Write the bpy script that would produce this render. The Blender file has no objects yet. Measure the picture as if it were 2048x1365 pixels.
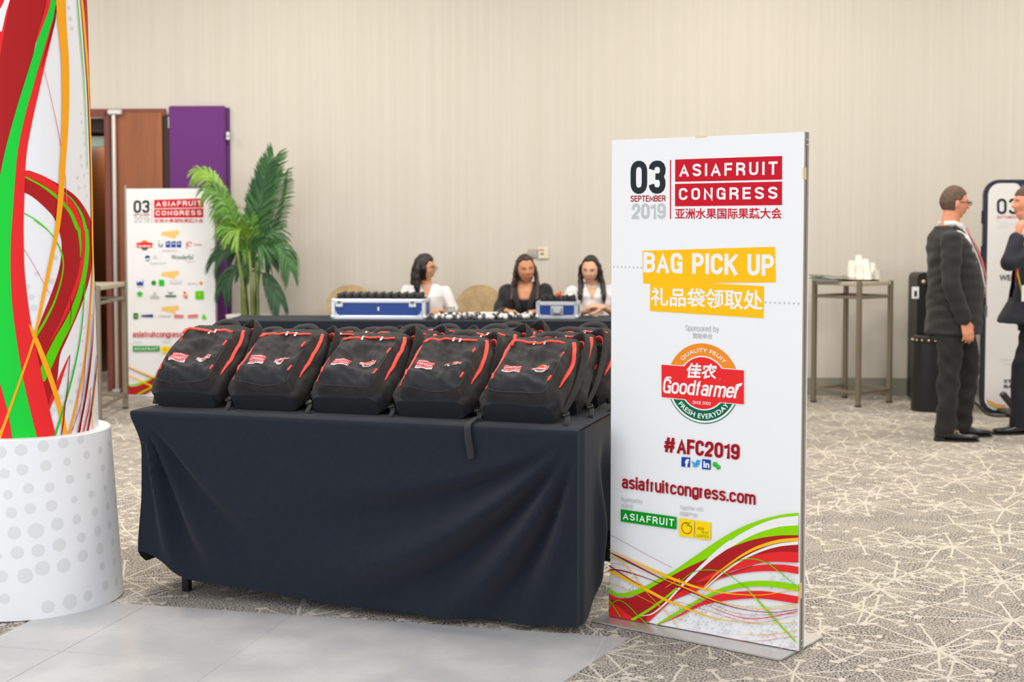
import bpy, math, random
import numpy as np
from mathutils import Vector, Matrix, noise

C = bpy.context.scene.collection
SC = bpy.context.scene
PI = math.pi

# ------------------------------------------------------------------ camera
F = 2750.0; H = 1.46; HY = 461.0; PITCH = math.radians(2.97)
CY = HY + F * math.tan(PITCH)
cam_d = bpy.data.cameras.new('camera'); cam = bpy.data.objects.new('camera', cam_d); C.objects.link(cam)
cam.location = (0, 0, H); cam.rotation_euler = (PI / 2 - PITCH, 0, 0)
cam_d.sensor_width = 36.0; cam_d.lens = F / 2048 * 36.0
cam_d.shift_y = -(682.5 - CY) / 2048
cam_d.clip_end = 200
cam_d.dof.use_dof = True; cam_d.dof.focus_distance = 4.95; cam_d.dof.aperture_fstop = 3.4
SC.camera = cam

# ------------------------------------------------------------------ world, light, exposure
world = bpy.data.worlds.new('world'); SC.world = world; world.use_nodes = True
bg = world.node_tree.nodes['Background']; bg.inputs[0].default_value = (0.90, 0.94, 1.0, 1); bg.inputs[1].default_value = 0.95
SC.view_settings.view_transform = 'Standard'; SC.view_settings.look = 'None'
SC.view_settings.exposure = 0.0; SC.view_settings.gamma = 1.0; SC.view_settings.use_curve_mapping = False

def area_light(name, loc, size, power, col, rot=(0, 0, 0), sy=None):
    d = bpy.data.lights.new(name, 'AREA'); d.energy = power; d.color = col
    d.size = size
    if sy: d.shape = 'RECTANGLE'; d.size_y = sy
    o = bpy.data.objects.new(name, d); C.objects.link(o); o.location = loc; o.rotation_euler = rot
    o['kind'] = 'helper'
    return o
WARM = (1.0, 0.945, 0.87); COOL = (0.86, 0.93, 1.0)
for lx in (-5.5, -1.8, 1.9, 5.6):
    for ly in (6.4, 9.9):
        area_light('ceiling_lamp', (lx, ly, 4.52), 1.1, 86, WARM)
# window daylight of the concourse behind and to the left of the camera
area_light('window_daylight', (-5.5, -1.2, 2.4), 3.2, 190, COOL, (math.radians(78), 0, math.radians(-38)), 3.4)
area_light('corridor_fill', (-3.9, 14.4, 2.4), .5, 14, WARM)  # added fill that brightens the dark corridor, no visible fixture
area_light('concourse_lamp', (1.5, -1.0, 4.4), 3.0, 110, (1, .95, .88), (math.radians(25), 0, 0), 2.0)

# ------------------------------------------------------------------ pixel rays to points
cp_, sp_ = math.cos(PITCH), math.sin(PITCH)
def ray(x, y):
    a = (x - 1024) / F; b = -(y - CY) / F
    return np.array([a, cp_ + b * sp_, -sp_ + b * cp_])
def G(x, y, z=0.0):
    d = ray(x, y); t = (z - H) / d[2]
    return Vector((d[0] * t, d[1] * t, z))
def P(x, y, Y):
    d = ray(x, y); t = Y / d[1]
    return Vector((d[0] * t, Y, H + d[2] * t))

# ------------------------------------------------------------------ materials
def srgb(c):
    return tuple(((v / 255) / 12.92 if v / 255 <= .04045 else ((v / 255 + .055) / 1.055) ** 2.4) for v in c) + (1,)
class NT:
    def __init__(s, nt): s.nt = nt
    def n(s, t, **k):
        o = s.nt.nodes.new(t)
        for a, b in k.items(): setattr(o, a, b)
        return o
    def put(s, sock, v):
        if isinstance(v, bpy.types.NodeSocket): s.nt.links.new(v, sock)
        else: sock.default_value = v
    def m(s, op, a, b=0.0, c=None, clamp=False):
        o = s.n('ShaderNodeMath', operation=op, use_clamp=clamp)
        s.put(o.inputs[0], a); s.put(o.inputs[1], b)
        if c is not None: s.put(o.inputs[2], c)
        return o.outputs[0]
    def vm(s, op, a, b=(0, 0, 0)):
        o = s.n('ShaderNodeVectorMath', operation=op); s.put(o.inputs[0], a)
        if op == 'SCALE': s.put(o.inputs['Scale'], b)
        else: s.put(o.inputs[1], b)
        return o.outputs['Value'] if op in ('LENGTH', 'DOT_PRODUCT', 'DISTANCE') else o.outputs[0]
    def mix(s, f, a, b):
        o = s.n('ShaderNodeMix', data_type='RGBA'); s.put(o.inputs[0], f); s.put(o.inputs[6], a); s.put(o.inputs[7], b)
        return o.outputs[2]
    def ss(s, e0, e1, x):
        o = s.n('ShaderNodeMapRange', interpolation_type='SMOOTHSTEP'); s.put(o.inputs[0], x)
        o.inputs[1].default_value = e0; o.inputs[2].default_value = e1
        return o.outputs[0]
    def noise(s, vec, scale, detail=2.0, out=0):
        o = s.n('ShaderNodeTexNoise'); s.put(o.inputs['Vector'], vec); o.inputs['Scale'].default_value = scale; o.inputs['Detail'].default_value = detail
        return o.outputs[out]
def base_mat(name):
    m = bpy.data.materials.new(name); m.use_nodes = True
    return m, NT(m.node_tree), m.node_tree.nodes['Principled BSDF']
MC = {}
def mat(name, col, rough=.6, metal=0., var=0., vscale=8., bump=0., bscale=300., sheen=0., spec=.5, stretch=None, emit=None, coat=0.):
    if name in MC: return MC[name]
    m, t, b = base_mat(name)
    c = srgb(col)
    b.inputs['Base Color'].default_value = c; b.inputs['Roughness'].default_value = rough; b.inputs['Metallic'].default_value = metal
    b.inputs['Specular IOR Level'].default_value = spec
    if sheen: b.inputs['Sheen Weight'].default_value = sheen
    if coat: b.inputs['Coat Weight'].default_value = coat
    co = t.n('ShaderNodeTexCoord').outputs['Object'] if (var or bump) else None
    if stretch and co is not None: co = t.vm('MULTIPLY', co, stretch)
    if var:
        f = t.noise(co, vscale, 3)
        f = t.ss(.3, .7, f)
        t.put(b.inputs['Base Color'], t.mix(f, tuple(v * (1 - var) for v in c[:3]) + (1,), tuple(min(1, v * (1 + var)) for v in c[:3]) + (1,)))
    if bump:
        bn = t.n('ShaderNodeBump'); bn.inputs['Strength'].default_value = bump; bn.inputs['Distance'].default_value = .004
        t.put(bn.inputs['Height'], t.noise(co, bscale, 2)); t.put(b.inputs['Normal'], bn.outputs[0])
    if emit: b.inputs['Emission Color'].default_value = c; b.inputs['Emission Strength'].default_value = emit
    MC[name] = m
    return m
def ink(name, col): return mat('ink_' + name, col, .6, spec=.12)
INK = dict(dred=ink('dark_red', (174, 32, 34)), red=ink('red', (232, 44, 46)), green=ink('green', (142, 212, 0)), orange=ink('orange', (250, 168, 32)),
           yellow=ink('yellow', (252, 190, 20)), white=ink('white', (236, 236, 236)), black=ink('black', (40, 46, 50)), grey=ink('grey', (190, 194, 192)),
           lgrey=ink('light_grey', (218, 218, 219)), crim=ink('crimson', (200, 22, 42)), maroon=ink('maroon', (160, 16, 30)), wine=ink('wine', (146, 20, 28)),
           gfgreen=ink('deep_green', (2, 104, 70)), afgreen=ink('fruit_green', (0, 150, 30)), gforange=ink('peel_orange', (240, 140, 38)), blue=ink('blue', (20, 72, 160)),
           sky=ink('sky_blue', (50, 160, 220)), wgreen=ink('chat_green', (20, 185, 40)), dgreen=ink('leaf_green', (40, 190, 40)), cgreen=ink('column_green', (30, 205, 60)),
           mgreen=ink('mid_green', (90, 205, 0)), pale=ink('pale_red', (225, 120, 120)), dot=ink('halftone', (214, 214, 214)), blk=ink('dark', (25, 28, 40)), navy=ink('navy', (40, 60, 140)),
           sand=ink('sand', (240, 200, 120)), yel2=ink('lemon', (255, 215, 0)))

# ------------------------------------------------------------------ mesh building
class MB:
    def __init__(s): s.v = []; s.f = []
    def add(s, vs, fs):
        o = len(s.v); s.v += [tuple(v) for v in vs]; s.f += [tuple(i + o for i in f) for f in fs]; return s
    def box(s, c, d, R=None, bev=0.0):
        x, y, z = d[0] / 2, d[1] / 2, d[2] / 2
        if bev <= 0:
            vs = [Vector((sx * x, sy * y, sz * z)) for sx in (-1, 1) for sy in (-1, 1) for sz in (-1, 1)]
            fs = [(0, 1, 3, 2), (4, 6, 7, 5), (0, 4, 5, 1), (2, 3, 7, 6), (0, 2, 6, 4), (1, 5, 7, 3)]
        else:
            vs = []; fs = []
            b = min(bev, x * .99, y * .99, z * .99)
            # chamfered box: 24 verts
            idx = {}
            for sx in (-1, 1):
                for sy in (-1, 1):
                    for sz in (-1, 1):
                        for ax in range(3):
                            p = [sx * (x - b), sy * (y - b), sz * (z - b)]
                            p[ax] = (sx * x, sy * y, sz * z)[ax]
                            idx[(sx, sy, sz, ax)] = len(vs); vs.append(Vector(p))
            for ax in range(3):
                o1, o2 = [a for a in range(3) if a != ax]
                for sg in (-1, 1):
                    q = []
                    for (a, b2) in ((-1, -1), (1, -1), (1, 1), (-1, 1)):
                        k = [0, 0, 0]; k[ax] = sg; k[o1] = a; k[o2] = b2; q.append(idx[(k[0], k[1], k[2], ax)])
                    fs.append(tuple(q))
                # edges parallel to ax
                for a in (-1, 1):
                    for b2 in (-1, 1):
                        k1 = [0, 0, 0]; k1[ax] = -1; k1[o1] = a; k1[o2] = b2
                        k2 = list(k1); k2[ax] = 1
                        fs.append((idx[(*k1, o1)], idx[(*k2, o1)], idx[(*k2, o2)], idx[(*k1, o2)]))
            for sx in (-1, 1):
                for sy in (-1, 1):
                    for sz in (-1, 1): fs.append(tuple(idx[(sx, sy, sz, a)] for a in range(3)))
        if R is not None: vs = [R @ v for v in vs]
        return s.add([v + Vector(c) for v in vs], fs)
    def rings(s, rs, caps=True, closed=False):
        n = len(rs[0]); vs = [p for r in rs for p in r]; fs = []
        m = len(rs)
        for i in range(m if closed else m - 1):
            for j in range(n):
                a = i * n + j; b = i * n + (j + 1) % n; c = ((i + 1) % m) * n + (j + 1) % n; d = ((i + 1) % m) * n + j
                fs.append((a, b, c, d))
        if caps and not closed: fs.append(tuple(range(n - 1, -1, -1))); fs.append(tuple((m - 1) * n + j for j in range(n)))
        return s.add(vs, fs)
    def tube(s, pts, r, n=8, sq=1.0, up=None):
        pts = [Vector(p) for p in pts]
        rr = r if hasattr(r, '__len__') else [r] * len(pts)
        rs = []; pn = None
        for i, p in enumerate(pts):
            t = (pts[min(i + 1, len(pts) - 1)] - pts[max(i - 1, 0)]).normalized()
            if pn is None:
                u = Vector(up) if up else (Vector((0, 0, 1)) if abs(t.z) < .9 else Vector((1, 0, 0)))
                pn = (u - t * u.dot(t)).normalized()
            else: pn = (pn - t * pn.dot(t)).normalized()
            b = t.cross(pn)
            rs.append([p + pn * (rr[i] * sq * math.sin(2 * PI * k / n)) + b * (rr[i] * math.cos(2 * PI * k / n)) for k in range(n)])
        return s.rings(rs)
    def lathe(s, prof, c=(0, 0, 0), n=32, R=None, caps=True):
        rs = []
        for (r, z) in prof:
            ring = [Vector((r * math.cos(2 * PI * k / n), r * math.sin(2 * PI * k / n), z)) for k in range(n)]
            if R is not None: ring = [R @ v for v in ring]
            rs.append([v + Vector(c) for v in ring])
        return s.rings(rs, caps)
    def ball(s, c, r, n=12, m=8, R=None):
        r = r if hasattr(r, '__len__') else (r, r, r)
        rs = []
        for i in range(m + 1):
            th = PI * (i + .02 * (i == 0) - .02 * (i == m)) / m
            ring = [Vector((r[0] * math.sin(th) * math.cos(2 * PI * k / n), r[1] * math.sin(th) * math.sin(2 * PI * k / n), -r[2] * math.cos(th))) for k in range(n)]
            if R is not None: ring = [R @ v for v in ring]
            rs.append([v + Vector(c) for v in ring])
        return s.rings(rs)
    def cap(s, a, b, ra, rb, n=14, flat=1.0, up=(0, 1, 0)):
        a = Vector(a); b = Vector(b); t = (b - a); L = t.length; t.normalize()
        pts = []; rr = []
        for k in range(5, -1, -1):
            q = k / 5 * PI / 2 * .97; pts.append(a - t * ra * math.sin(q)); rr.append(ra * math.cos(q))
        for k in range(1, 4): pts.append(a.lerp(b, k / 4)); rr.append(ra + (rb - ra) * k / 4)
        for k in range(0, 6):
            q = k / 5 * PI / 2 * .97; pts.append(b + t * rb * math.sin(q)); rr.append(rb * math.cos(q))
        u = Vector(up)
        if abs(u.dot(t)) > .95: u = Vector((1, 0, 0))
        return s.tube(pts, rr, n, flat, up=u)
    def loft(s, secs, n=28):
        rs = []
        for q in secs:
            cx, cy, cz, rx, ry = q[:5]; e = q[5] if len(q) > 5 else 1.0
            r = []
            for k in range(n):
                a = 2 * PI * k / n; ca, sa = math.cos(a), math.sin(a)
                r.append(Vector((cx + rx * math.copysign(abs(ca) ** e, ca), cy + ry * math.copysign(abs(sa) ** e, sa), cz)))
            rs.append(r)
        return s.rings(rs)
    def grid(s, fn, nu, nv, wrap=False):
        vs = [fn(i / nu, j / nv) for j in range(nv + 1) for i in range(nu + 1)]
        fs = [(j * (nu + 1) + i, j * (nu + 1) + i + 1, (j + 1) * (nu + 1) + i + 1, (j + 1) * (nu + 1) + i) for j in range(nv) for i in range(nu)]
        return s.add(vs, fs)
    def prism(s, poly, fn, t):   # poly 2D, fn(u, v, w) -> 3D, thickness t
        n = len(poly)
        vs = [fn(u, v, 0) for u, v in poly] + [fn(u, v, t) for u, v in poly]
        fs = [tuple(range(n - 1, -1, -1)), tuple(range(n, 2 * n))] + [(i, (i + 1) % n, n + (i + 1) % n, n + i) for i in range(n)]
        return s.add(vs, fs)
    def xf(s, M):
        s.v = [tuple(M @ Vector(v)) for v in s.v]; return s

def mesh_of(name, mb, m, smooth=False, angle=None):
    me = bpy.data.meshes.new(name); me.from_pydata(mb.v, [], mb.f); me.update()
    if m: me.materials.append(m)
    if smooth:
        me.polygons.foreach_set('use_smooth', [True] * len(me.polygons))
        if angle: me.set_sharp_from_angle(angle=math.radians(angle))
    return me
def world_of(o):
    return o.matrix_basis.copy() if o.parent is None else world_of(o.parent) @ o.matrix_parent_inverse @ o.matrix_basis
def obj(name, mb, m, parent=None, smooth=False, angle=None, label=None, fixn=True):
    me = mesh_of(name, mb, m, smooth, angle)
    if fixn:
        import bmesh
        bm = bmesh.new(); bm.from_mesh(me); bmesh.ops.recalc_face_normals(bm, faces=bm.faces); bm.to_mesh(me); bm.free()
    o = bpy.data.objects.new(name, me); C.objects.link(o)
    if parent is not None:
        o.parent = parent; o.matrix_parent_inverse = world_of(parent).inverted()
    if label: o['label'] = label
    return o
def lobj(name, mb, m, parent, smooth=False, angle=None, label=None):
    """mesh given in the parent's own coordinates"""
    o = obj(name, mb, m, None, smooth, angle, label); o.parent = parent; return o
def thing(name, label, cat, loc=(0, 0, 0), rz=0, group=None):
    o = bpy.data.objects.new(name, None); C.objects.link(o); o.location = loc; o.rotation_euler = (0, 0, rz)
    o.empty_display_size = .1
    o['label'] = label; o['category'] = cat
    if group: o['group'] = group
    return o
def tag(o, label, cat, group=None, kind=None):
    o['label'] = label; o['category'] = cat
    if group: o['group'] = group
    if kind: o['kind'] = kind
    return o
def struct(name, mb, m, parent=None, **k):
    o = obj(name, mb, m, parent, **k)
    o['kind'] = 'structure'
    return o
def dup(root, loc, rz, label, group=None, par=None):
    r = root.copy(); C.objects.link(r); r.location = loc; r.rotation_euler = (r.rotation_euler[0], r.rotation_euler[1], rz); r['label'] = label
    if group: r['group'] = group
    for ch in root.children:
        c = ch.copy(); C.objects.link(c); c.parent = r
        for g in ch.children:
            d = g.copy(); C.objects.link(d); d.parent = c
    return r

def fuse(name, mb, m, parent, voxel=.006, smooth=4, wr=0., wscale=.07, cut=None, M=None, label=None):
    """grow the overlapping volumes of mb into one continuous surface"""
    me = bpy.data.meshes.new('tmp'); me.from_pydata(mb.v, [], mb.f); me.update()
    import bmesh
    bm = bmesh.new(); bm.from_mesh(me); bmesh.ops.recalc_face_normals(bm, faces=bm.faces); bm.to_mesh(me); bm.free()
    t = bpy.data.objects.new('tmp', me); C.objects.link(t)
    r = t.modifiers.new('r', 'REMESH'); r.mode = 'VOXEL'; r.voxel_size = voxel; r.use_smooth_shade = True
    if smooth:
        q = t.modifiers.new('s', 'SMOOTH'); q.factor = .5; q.iterations = smooth
    dg = bpy.context.evaluated_depsgraph_get()
    out = bpy.data.meshes.new_from_object(t.evaluated_get(dg)); out.name = name
    bpy.data.objects.remove(t); bpy.data.meshes.remove(me)
    n = len(out.vertices)
    co = np.empty(n * 3); out.vertices.foreach_get('co', co); co = co.reshape(-1, 3)
    if wr:
        no = np.empty(n * 3); out.vertices.foreach_get('normal', no); no = no.reshape(-1, 3)
        rs = np.random.RandomState(len(name) * 7 + n % 97)
        d = np.zeros(n)
        for k in range(7):
            w = rs.randn(3) * (1.0, 1.0, 1.3); w = w / np.linalg.norm(w) * (2 * PI / (wscale * (0.6 + 1.4 * rs.rand())))
            ph = rs.rand() * 6.28; w2 = rs.randn(3) * 9
            d += np.sin(co @ w + ph + 1.8 * np.sin(co @ w2)) * (.4 + .6 * np.sin(co @ (rs.randn(3) * 6) + ph))
        co0 = co.copy(); co = co + no * ((d + 1.1) * wr / 3)[:, None]
        out.vertices.foreach_set('co', co.ravel())
    if cut is not None:
        bm = bmesh.new(); bm.from_mesh(out)
        Lc = co0 if wr else co
        keep = cut(Lc)
        bm.verts.ensure_lookup_table()
        bmesh.ops.delete(bm, geom=[bm.verts[i] for i in np.nonzero(~keep)[0]], context='VERTS')
        bm.to_mesh(out); bm.free()
    out.materials.clear(); out.materials.append(m)
    out.polygons.foreach_set('use_smooth', [True] * len(out.polygons))
    if M is not None: out.transform(M)
    out.update()
    o = bpy.data.objects.new(name, out); C.objects.link(o)
    if parent is not None: o.parent = parent
    if label: o['label'] = label
    return o

# ------------------------------------------------------------------ flat print on surfaces
def catmull(pts, k=10):
    pts = [np.array(p, float) for p in pts]
    if len(pts) < 3: return [pts[0] + (pts[-1] - pts[0]) * i / k for i in range(k + 1)]
    q = [2 * pts[0] - pts[1]] + pts + [2 * pts[-1] - pts[-2]]
    out = []
    for i in range(1, len(q) - 2):
        for j in range(k):
            t = j / k; a, b, c, d = q[i - 1], q[i], q[i + 1], q[i + 2]
            out.append(.5 * (2 * b + (c - a) * t + (2 * a - 5 * b + 4 * c - d) * t * t + (3 * b - a - 3 * c + d) * t ** 3))
    out.append(q[-2]); return out
_tc = {}
def text_mesh(body, off=0.0, space=1.0, shear=0.0):
    key = (body, off, space, shear)
    if key in _tc: return _tc[key]
    c = bpy.data.curves.new('t', 'FONT'); c.body = body; c.offset = off; c.space_character = space; c.shear = shear; c.resolution_u = 3
    o = bpy.data.objects.new('t', c); C.objects.link(o)
    me = bpy.data.meshes.new_from_object(o.evaluated_get(bpy.context.evaluated_depsgraph_get()))
    v = np.empty(len(me.vertices) * 3); me.vertices.foreach_get('co', v); v = v.reshape(-1, 3)[:, :2]
    f = [tuple(p.vertices) for p in me.polygons]
    bpy.data.objects.remove(o); bpy.data.meshes.remove(me); bpy.data.curves.remove(c)
    lo = v.min(0); hi = v.max(0); w = (v - lo) / (hi - lo)
    _tc[key] = (w, f, (hi - lo)); return _tc[key]
class Flat:
    """a vertical printed face; origin at the lower left corner, u to the right, v up"""
    def __init__(s, a, b, ztop, zbot):
        s.a = Vector(a); s.U = (Vector(b) - s.a); s.U.z = 0; s.W = s.U.length; s.U.normalize()
        s.N = Vector((s.U.y, -s.U.x, 0)); s.z0 = zbot; s.Hh = ztop - zbot; s.layer = 0
        s.cl = (0, s.W, 0, s.Hh)
    def uv(s, x, y):
        d = Vector(ray(x, y)); o = Vector((0, 0, H))
        t = (s.a - o).dot(s.N) / d.dot(s.N); p = o + d * t
        return ((p - s.a).dot(s.U), p.z - s.z0)
    def at(s, u, v, w=0.0):
        return s.a + s.U * u + s.N * w + Vector((0, 0, s.z0 + v - s.a.z))
    def w(s):
        s.layer += 1; return .0002 + .00012 * s.layer
    def put(s, name, uvs, faces, ik, parent, lift=None):
        c = s.cl; w = s.w()
        vs = [s.at(min(max(u, c[0]), c[1]), min(max(v, c[2]), c[3]), w + (lift[i] if lift is not None else 0)) for i, (u, v) in enumerate(uvs)]
        mb = MB(); mb.add(vs, faces); return obj(name, mb, INK[ik] if isinstance(ik, str) else ik, parent, fixn=False)
    def poly(s, pts, ik, parent, name='printed_shape'):
        return s.put(name, [s.uv(*p) for p in pts], [tuple(range(len(pts)))], ik, parent)
    def disc(s, cx, cy, r, ik, parent, name='printed_disc', a0=0, a1=360, r2=None):
        # round in the face's own plane; cx, cy pixel centre, r in metres
        u0, v0 = s.uv(cx, cy); n = 40
        A = [math.radians(a0 + (a1 - a0) * i / n) for i in range(n + 1)]
        if r2 is None: return s.put(name, [(u0 + r * math.cos(a), v0 + r * math.sin(a)) for a in A], [tuple(range(n + 1))], ik, parent)
        uv = [(u0 + q * math.cos(a), v0 + q * math.sin(a)) for a in A for q in (r, r2)]
        return s.put(name, uv, [(2 * i, 2 * i + 1, 2 * i + 3, 2 * i + 2) for i in range(n)], ik, parent)
    def strip(s, pts, ik, parent, conv=lambda x, y: (x, y), sc=1.0, name='printed_ribbon'):
        q = [(*conv(p[0], p[1]), p[2] * sc) for p in pts]
        return s.put(name, *ribbon(q, s.uv), ik, parent)
    def band(s, up, lo, ik, parent, conv=lambda x, y: (x, y), name='printed_wave'):
        a = catmull([conv(*p) for p in up], 8); b = catmull([conv(*p) for p in lo], 8)
        n = 70
        def rs(c):
            c = np.array(c); d = np.r_[0, np.cumsum(np.hypot(*np.diff(c, axis=0).T))]; t = np.linspace(0, d[-1], n)
            return np.c_[np.interp(t, d, c[:, 0]), np.interp(t, d, c[:, 1])]
        def rx(c):
            c = np.array(c); x = c[:, 0]; o = np.argsort(x); return x[o], c[o, 1]
        xa, ya = rx(a); xb, yb = rx(b)
        x = np.linspace(max(xa[0], xb[0]), min(xa[-1], xb[-1]), n)
        A = np.c_[x, np.interp(x, xa, ya)]; B = np.c_[x, np.interp(x, xb, yb)]
        uv = [s.uv(*p) for p in A] + [s.uv(*p) for p in B]
        return s.put(name, uv, [(i, i + 1, n + i + 1, n + i) for i in range(n - 1)], ik, parent)
    def text(s, body, quad, ik, parent, off=0., space=1., shear=0., name='lettering'):
        """quad: pixel corners TL TR BR BL of the lettering's own bounds"""
        w, f, _ = text_mesh(body, off, space, shear)
        tl, tr, br, bl = [np.array(s.uv(*p)) for p in quad]
        uv = [tuple(bl * (1 - a) * (1 - b) + br * a * (1 - b) + tr * a * b + tl * (1 - a) * b) for a, b in w]
        return s.put(name, uv, f, ik, parent)
    def arc_text(s, body, cx, cy, r0, r1, a0, a1, ik, parent, off=0., space=1.):
        w, f, _ = text_mesh(body, off, space); u0, v0 = s.uv(cx, cy)
        uv = []
        for a, b in w:
            t = math.radians(a0 + (a1 - a0) * a); r = r0 + (r1 - r0) * b
            uv.append((u0 + r * math.cos(t), v0 + r * math.sin(t)))
        return s.put('lettering', uv, f, ik, parent)
def ribbon(q, fn, k=10):
    c = catmull(q, k); n = len(c); up = []; lo = []
    for i in range(n):
        t = c[min(i + 1, n - 1)][:2] - c[max(i - 1, 0)][:2]; L = np.hypot(*t); t = t / (L if L > 1e-9 else 1); nn = np.array([-t[1], t[0]])
        h = max(c[i][2], .3) / 2
        up.append(fn(*(c[i][:2] + nn * h))); lo.append(fn(*(c[i][:2] - nn * h)))
    return up + lo, [(i, i + 1, n + i + 1, n + i) for i in range(n - 1)]
# ------------------------------------------------------------------ condensed stroke lettering
def _E(cx, cy, rx, ry, a0, a1, n=9, e=.86):
    o = []
    for i in range(n + 1):
        a = math.radians(a0 + (a1 - a0) * i / n); c, s = math.cos(a), math.sin(a)
        o.append((cx + rx * math.copysign(abs(c) ** e, c), cy + ry * math.copysign(abs(s) ** e, s)))
    return o
_bowl = lambda y0, y1: [(0, y1), (.45, y1)] + _E(.45, (y0 + y1) / 2, .55, (y1 - y0) / 2, 90, -90)[1:-1] + [(.45, y0), (0, y0)]
_ring = lambda y0, y1, r: _E(.5, y1 - r, .5, r, 0, 180) + _E(.5, y0 + r, .5, r, 180, 360) + [(1, y1 - r)]
GL = {
 'A': (1.12, [[(0, 0), (.5, 1), (1, 0)], [(.16, .27), (.84, .27)]]), 'B': (1, [[(0, 0), (0, 1)], _bowl(.53, 1), _bowl(0, .53)]),
 'C': (1, [_E(.5, .70, .5, .30, 0, 180) + _E(.5, .30, .5, .30, 180, 360)]), 'E': (.86, [[(1, 1), (0, 1), (0, 0), (1, 0)], [(0, .52), (.92, .52)]]),
 'D': (1, [[(0, 0), (0, 1)], [(0, 1), (.4, 1)] + _E(.4, .7, .6, .3, 90, 0)[1:] + _E(.4, .3, .6, .3, 0, -90) + [(0, 0)]]),
 'F': (.84, [[(1, 1), (0, 1), (0, 0)], [(0, .5), (.9, .5)]]), 'G': (1, [_E(.5, .70, .5, .30, 0, 180) + _E(.5, .30, .5, .30, 180, 360)[:-1] + [(1, .47), (.55, .47)], [(1, .47), (1, 0)]]),
 'H': (1, [[(0, 0), (0, 1)], [(1, 0), (1, 1)], [(0, .52), (1, .52)]]), 'I': (.0, [[(0, 0), (0, 1)]]), 'K': (1.02, [[(0, 0), (0, 1)], [(1, 1), (.02, .38)], [(.33, .58), (1, 0)]]),
 'L': (.85, [[(0, 1), (0, 0), (1, 0)]]), 'M': (1.3, [[(0, 0), (0, 1), (.5, .2), (1, 1), (1, 0)]]), 'N': (1, [[(0, 0), (0, 1), (1, 0), (1, 1)]]), 'O': (1, [_ring(0, 1, .3)]),
 'P': (.96, [[(0, 0), (0, 1)], _bowl(.45, 1)]), 'R': (1, [[(0, 0), (0, 1)], _bowl(.48, 1), [(.45, .48), (.98, .3), (1, 0)]]), 'T': (.95, [[(0, 1), (1, 1)], [(.5, 1), (.5, 0)]]),
 'S': (1, [_E(.5, .75, .5, .25, 5, 180) + _E(.5, .76, .5, .2, 180, 235, 4)[1:] + _E(.5, .24, .5, .22, 55, 0, 4) + _E(.5, .25, .5, .25, 0, -175)[1:]]),
 'U': (1, [[(0, 1)] + _E(.5, .3, .5, .3, 180, 360) + [(1, 1)]]), 'V': (1.1, [[(0, 1), (.5, 0), (1, 1)]]), 'W': (1.5, [[(0, 1), (.25, 0), (.5, 1), (.75, 0), (1, 1)]]), 'Y': (1.05, [[(0, 1), (.5, .45), (1, 1)], [(.5, .45), (.5, 0)]]), 'Q': (1, [_ring(0, 1, .3), [(.6, .25), (1, -.02)]]),
 '0': (1, [_ring(0, 1, .3)]), '1': (.5, [[(1, 0), (1, 1), (.75, .86), (0, .80)]]), '2': (1, [_E(.5, .70, .5, .30, 175, -25) + [(.05, .08), (0, 0), (1, 0)]]),
 '3': (1, [_E(.5, .755, .5, .245, 175, -70) + [(.35, .52)], [(.35, .52)] + _E(.5, .265, .5, .265, 70, -175)]), '9': (1, [_ring(.42, 1, .26), [(1, .72)] + _E(.5, .25, .5, .25, 0, -175)]),
 '#': (1.9, [[(.22, 0), (.38, 1)], [(.66, 0), (.82, 1)], [(0, .34), (.95, .34)], [(.06, .68), (1, .68)]]),
 'a': (.9, [_E(.5, .55, .45, .19, 170, 0) + [(.95, 0)], _E(.47, .22, .47, .22, 0, 360, 14)]), 'b': (.9, [[(0, 0), (0, 1)], _ring(0, .74, .26)]), 'd': (.9, [[(1, 0), (1, 1)], _ring(0, .74, .26)]),
 'c': (.88, [_E(.5, .48, .5, .26, 10, 180) + _E(.5, .26, .5, .26, 180, 350)]), 'e': (.9, [[(0, .38), (1, .38)] + _E(.5, .48, .5, .26, 0, 180)[1:] + _E(.5, .26, .5, .26, 180, 345)]),
 'f': (.50, [[(.4, 0), (.4, .78)] + _E(1, .78, .6, .22, 180, 95)[1:], [(-.15, .72), (1, .72)]]), 'g': (.9, [_ring(.0, .74, .26), [(1, .74)] + _E(.5, -.0, .5, .22, 0, -165)]),
 'h': (.88, [[(0, 0), (0, 1)], _E(.5, .48, .5, .26, 180, 0) + [(1, 0)]]), 'i': (0, [[(0, 0), (0, .74)], [(0, .87), (0, 1)]]), 'l': (0, [[(0, 0), (0, 1)]]), 'm': (1.55, [[(0, 0), (0, .74)], _E(.25, .5, .25, .24, 180, 0) + [(.5, 0)], _E(.75, .5, .25, .24, 180, 0) + [(1, 0)]]),
 'n': (.88, [[(0, 0), (0, .74)], _E(.5, .48, .5, .26, 180, 0) + [(1, 0)]]), 'o': (.92, [_ring(0, .74, .26)]), 'p': (.9, [[(0, -.24), (0, .74)], _ring(0, .74, .26)]), 'r': (.36, [[(0, 0), (0, .74)], _E(1, .42, 1, .31, 180, 95)]),
 's': (.85, [_E(.5, .55, .5, .19, 10, 180) + _E(.5, .56, .5, .15, 180, 235, 4)[1:] + _E(.5, .18, .5, .16, 55, 0, 4) + _E(.5, .19, .5, .19, 0, -170)[1:]]),
 't': (.52, [[(.4, .96), (.4, .2)] + _E(1, .2, .6, .2, 180, 262)[1:], [(-.15, .72), (1, .72)]]), 'w': (1.35, [[(0, .74), (.25, 0), (.5, .74), (.75, 0), (1, .74)]]), 'u': (.88, [[(0, .74)] + _E(.5, .26, .5, .26, 180, 360) + [(1, .74)], [(1, .74), (1, 0)]]), 'y': (.9, [[(0, .74), (.5, .02)], [(1, .74), (.42, -.2), (.05, -.24)]]), '.': (0, [[(0, 0), (0, .12)]]), ' ': (.35, []),
}
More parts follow.
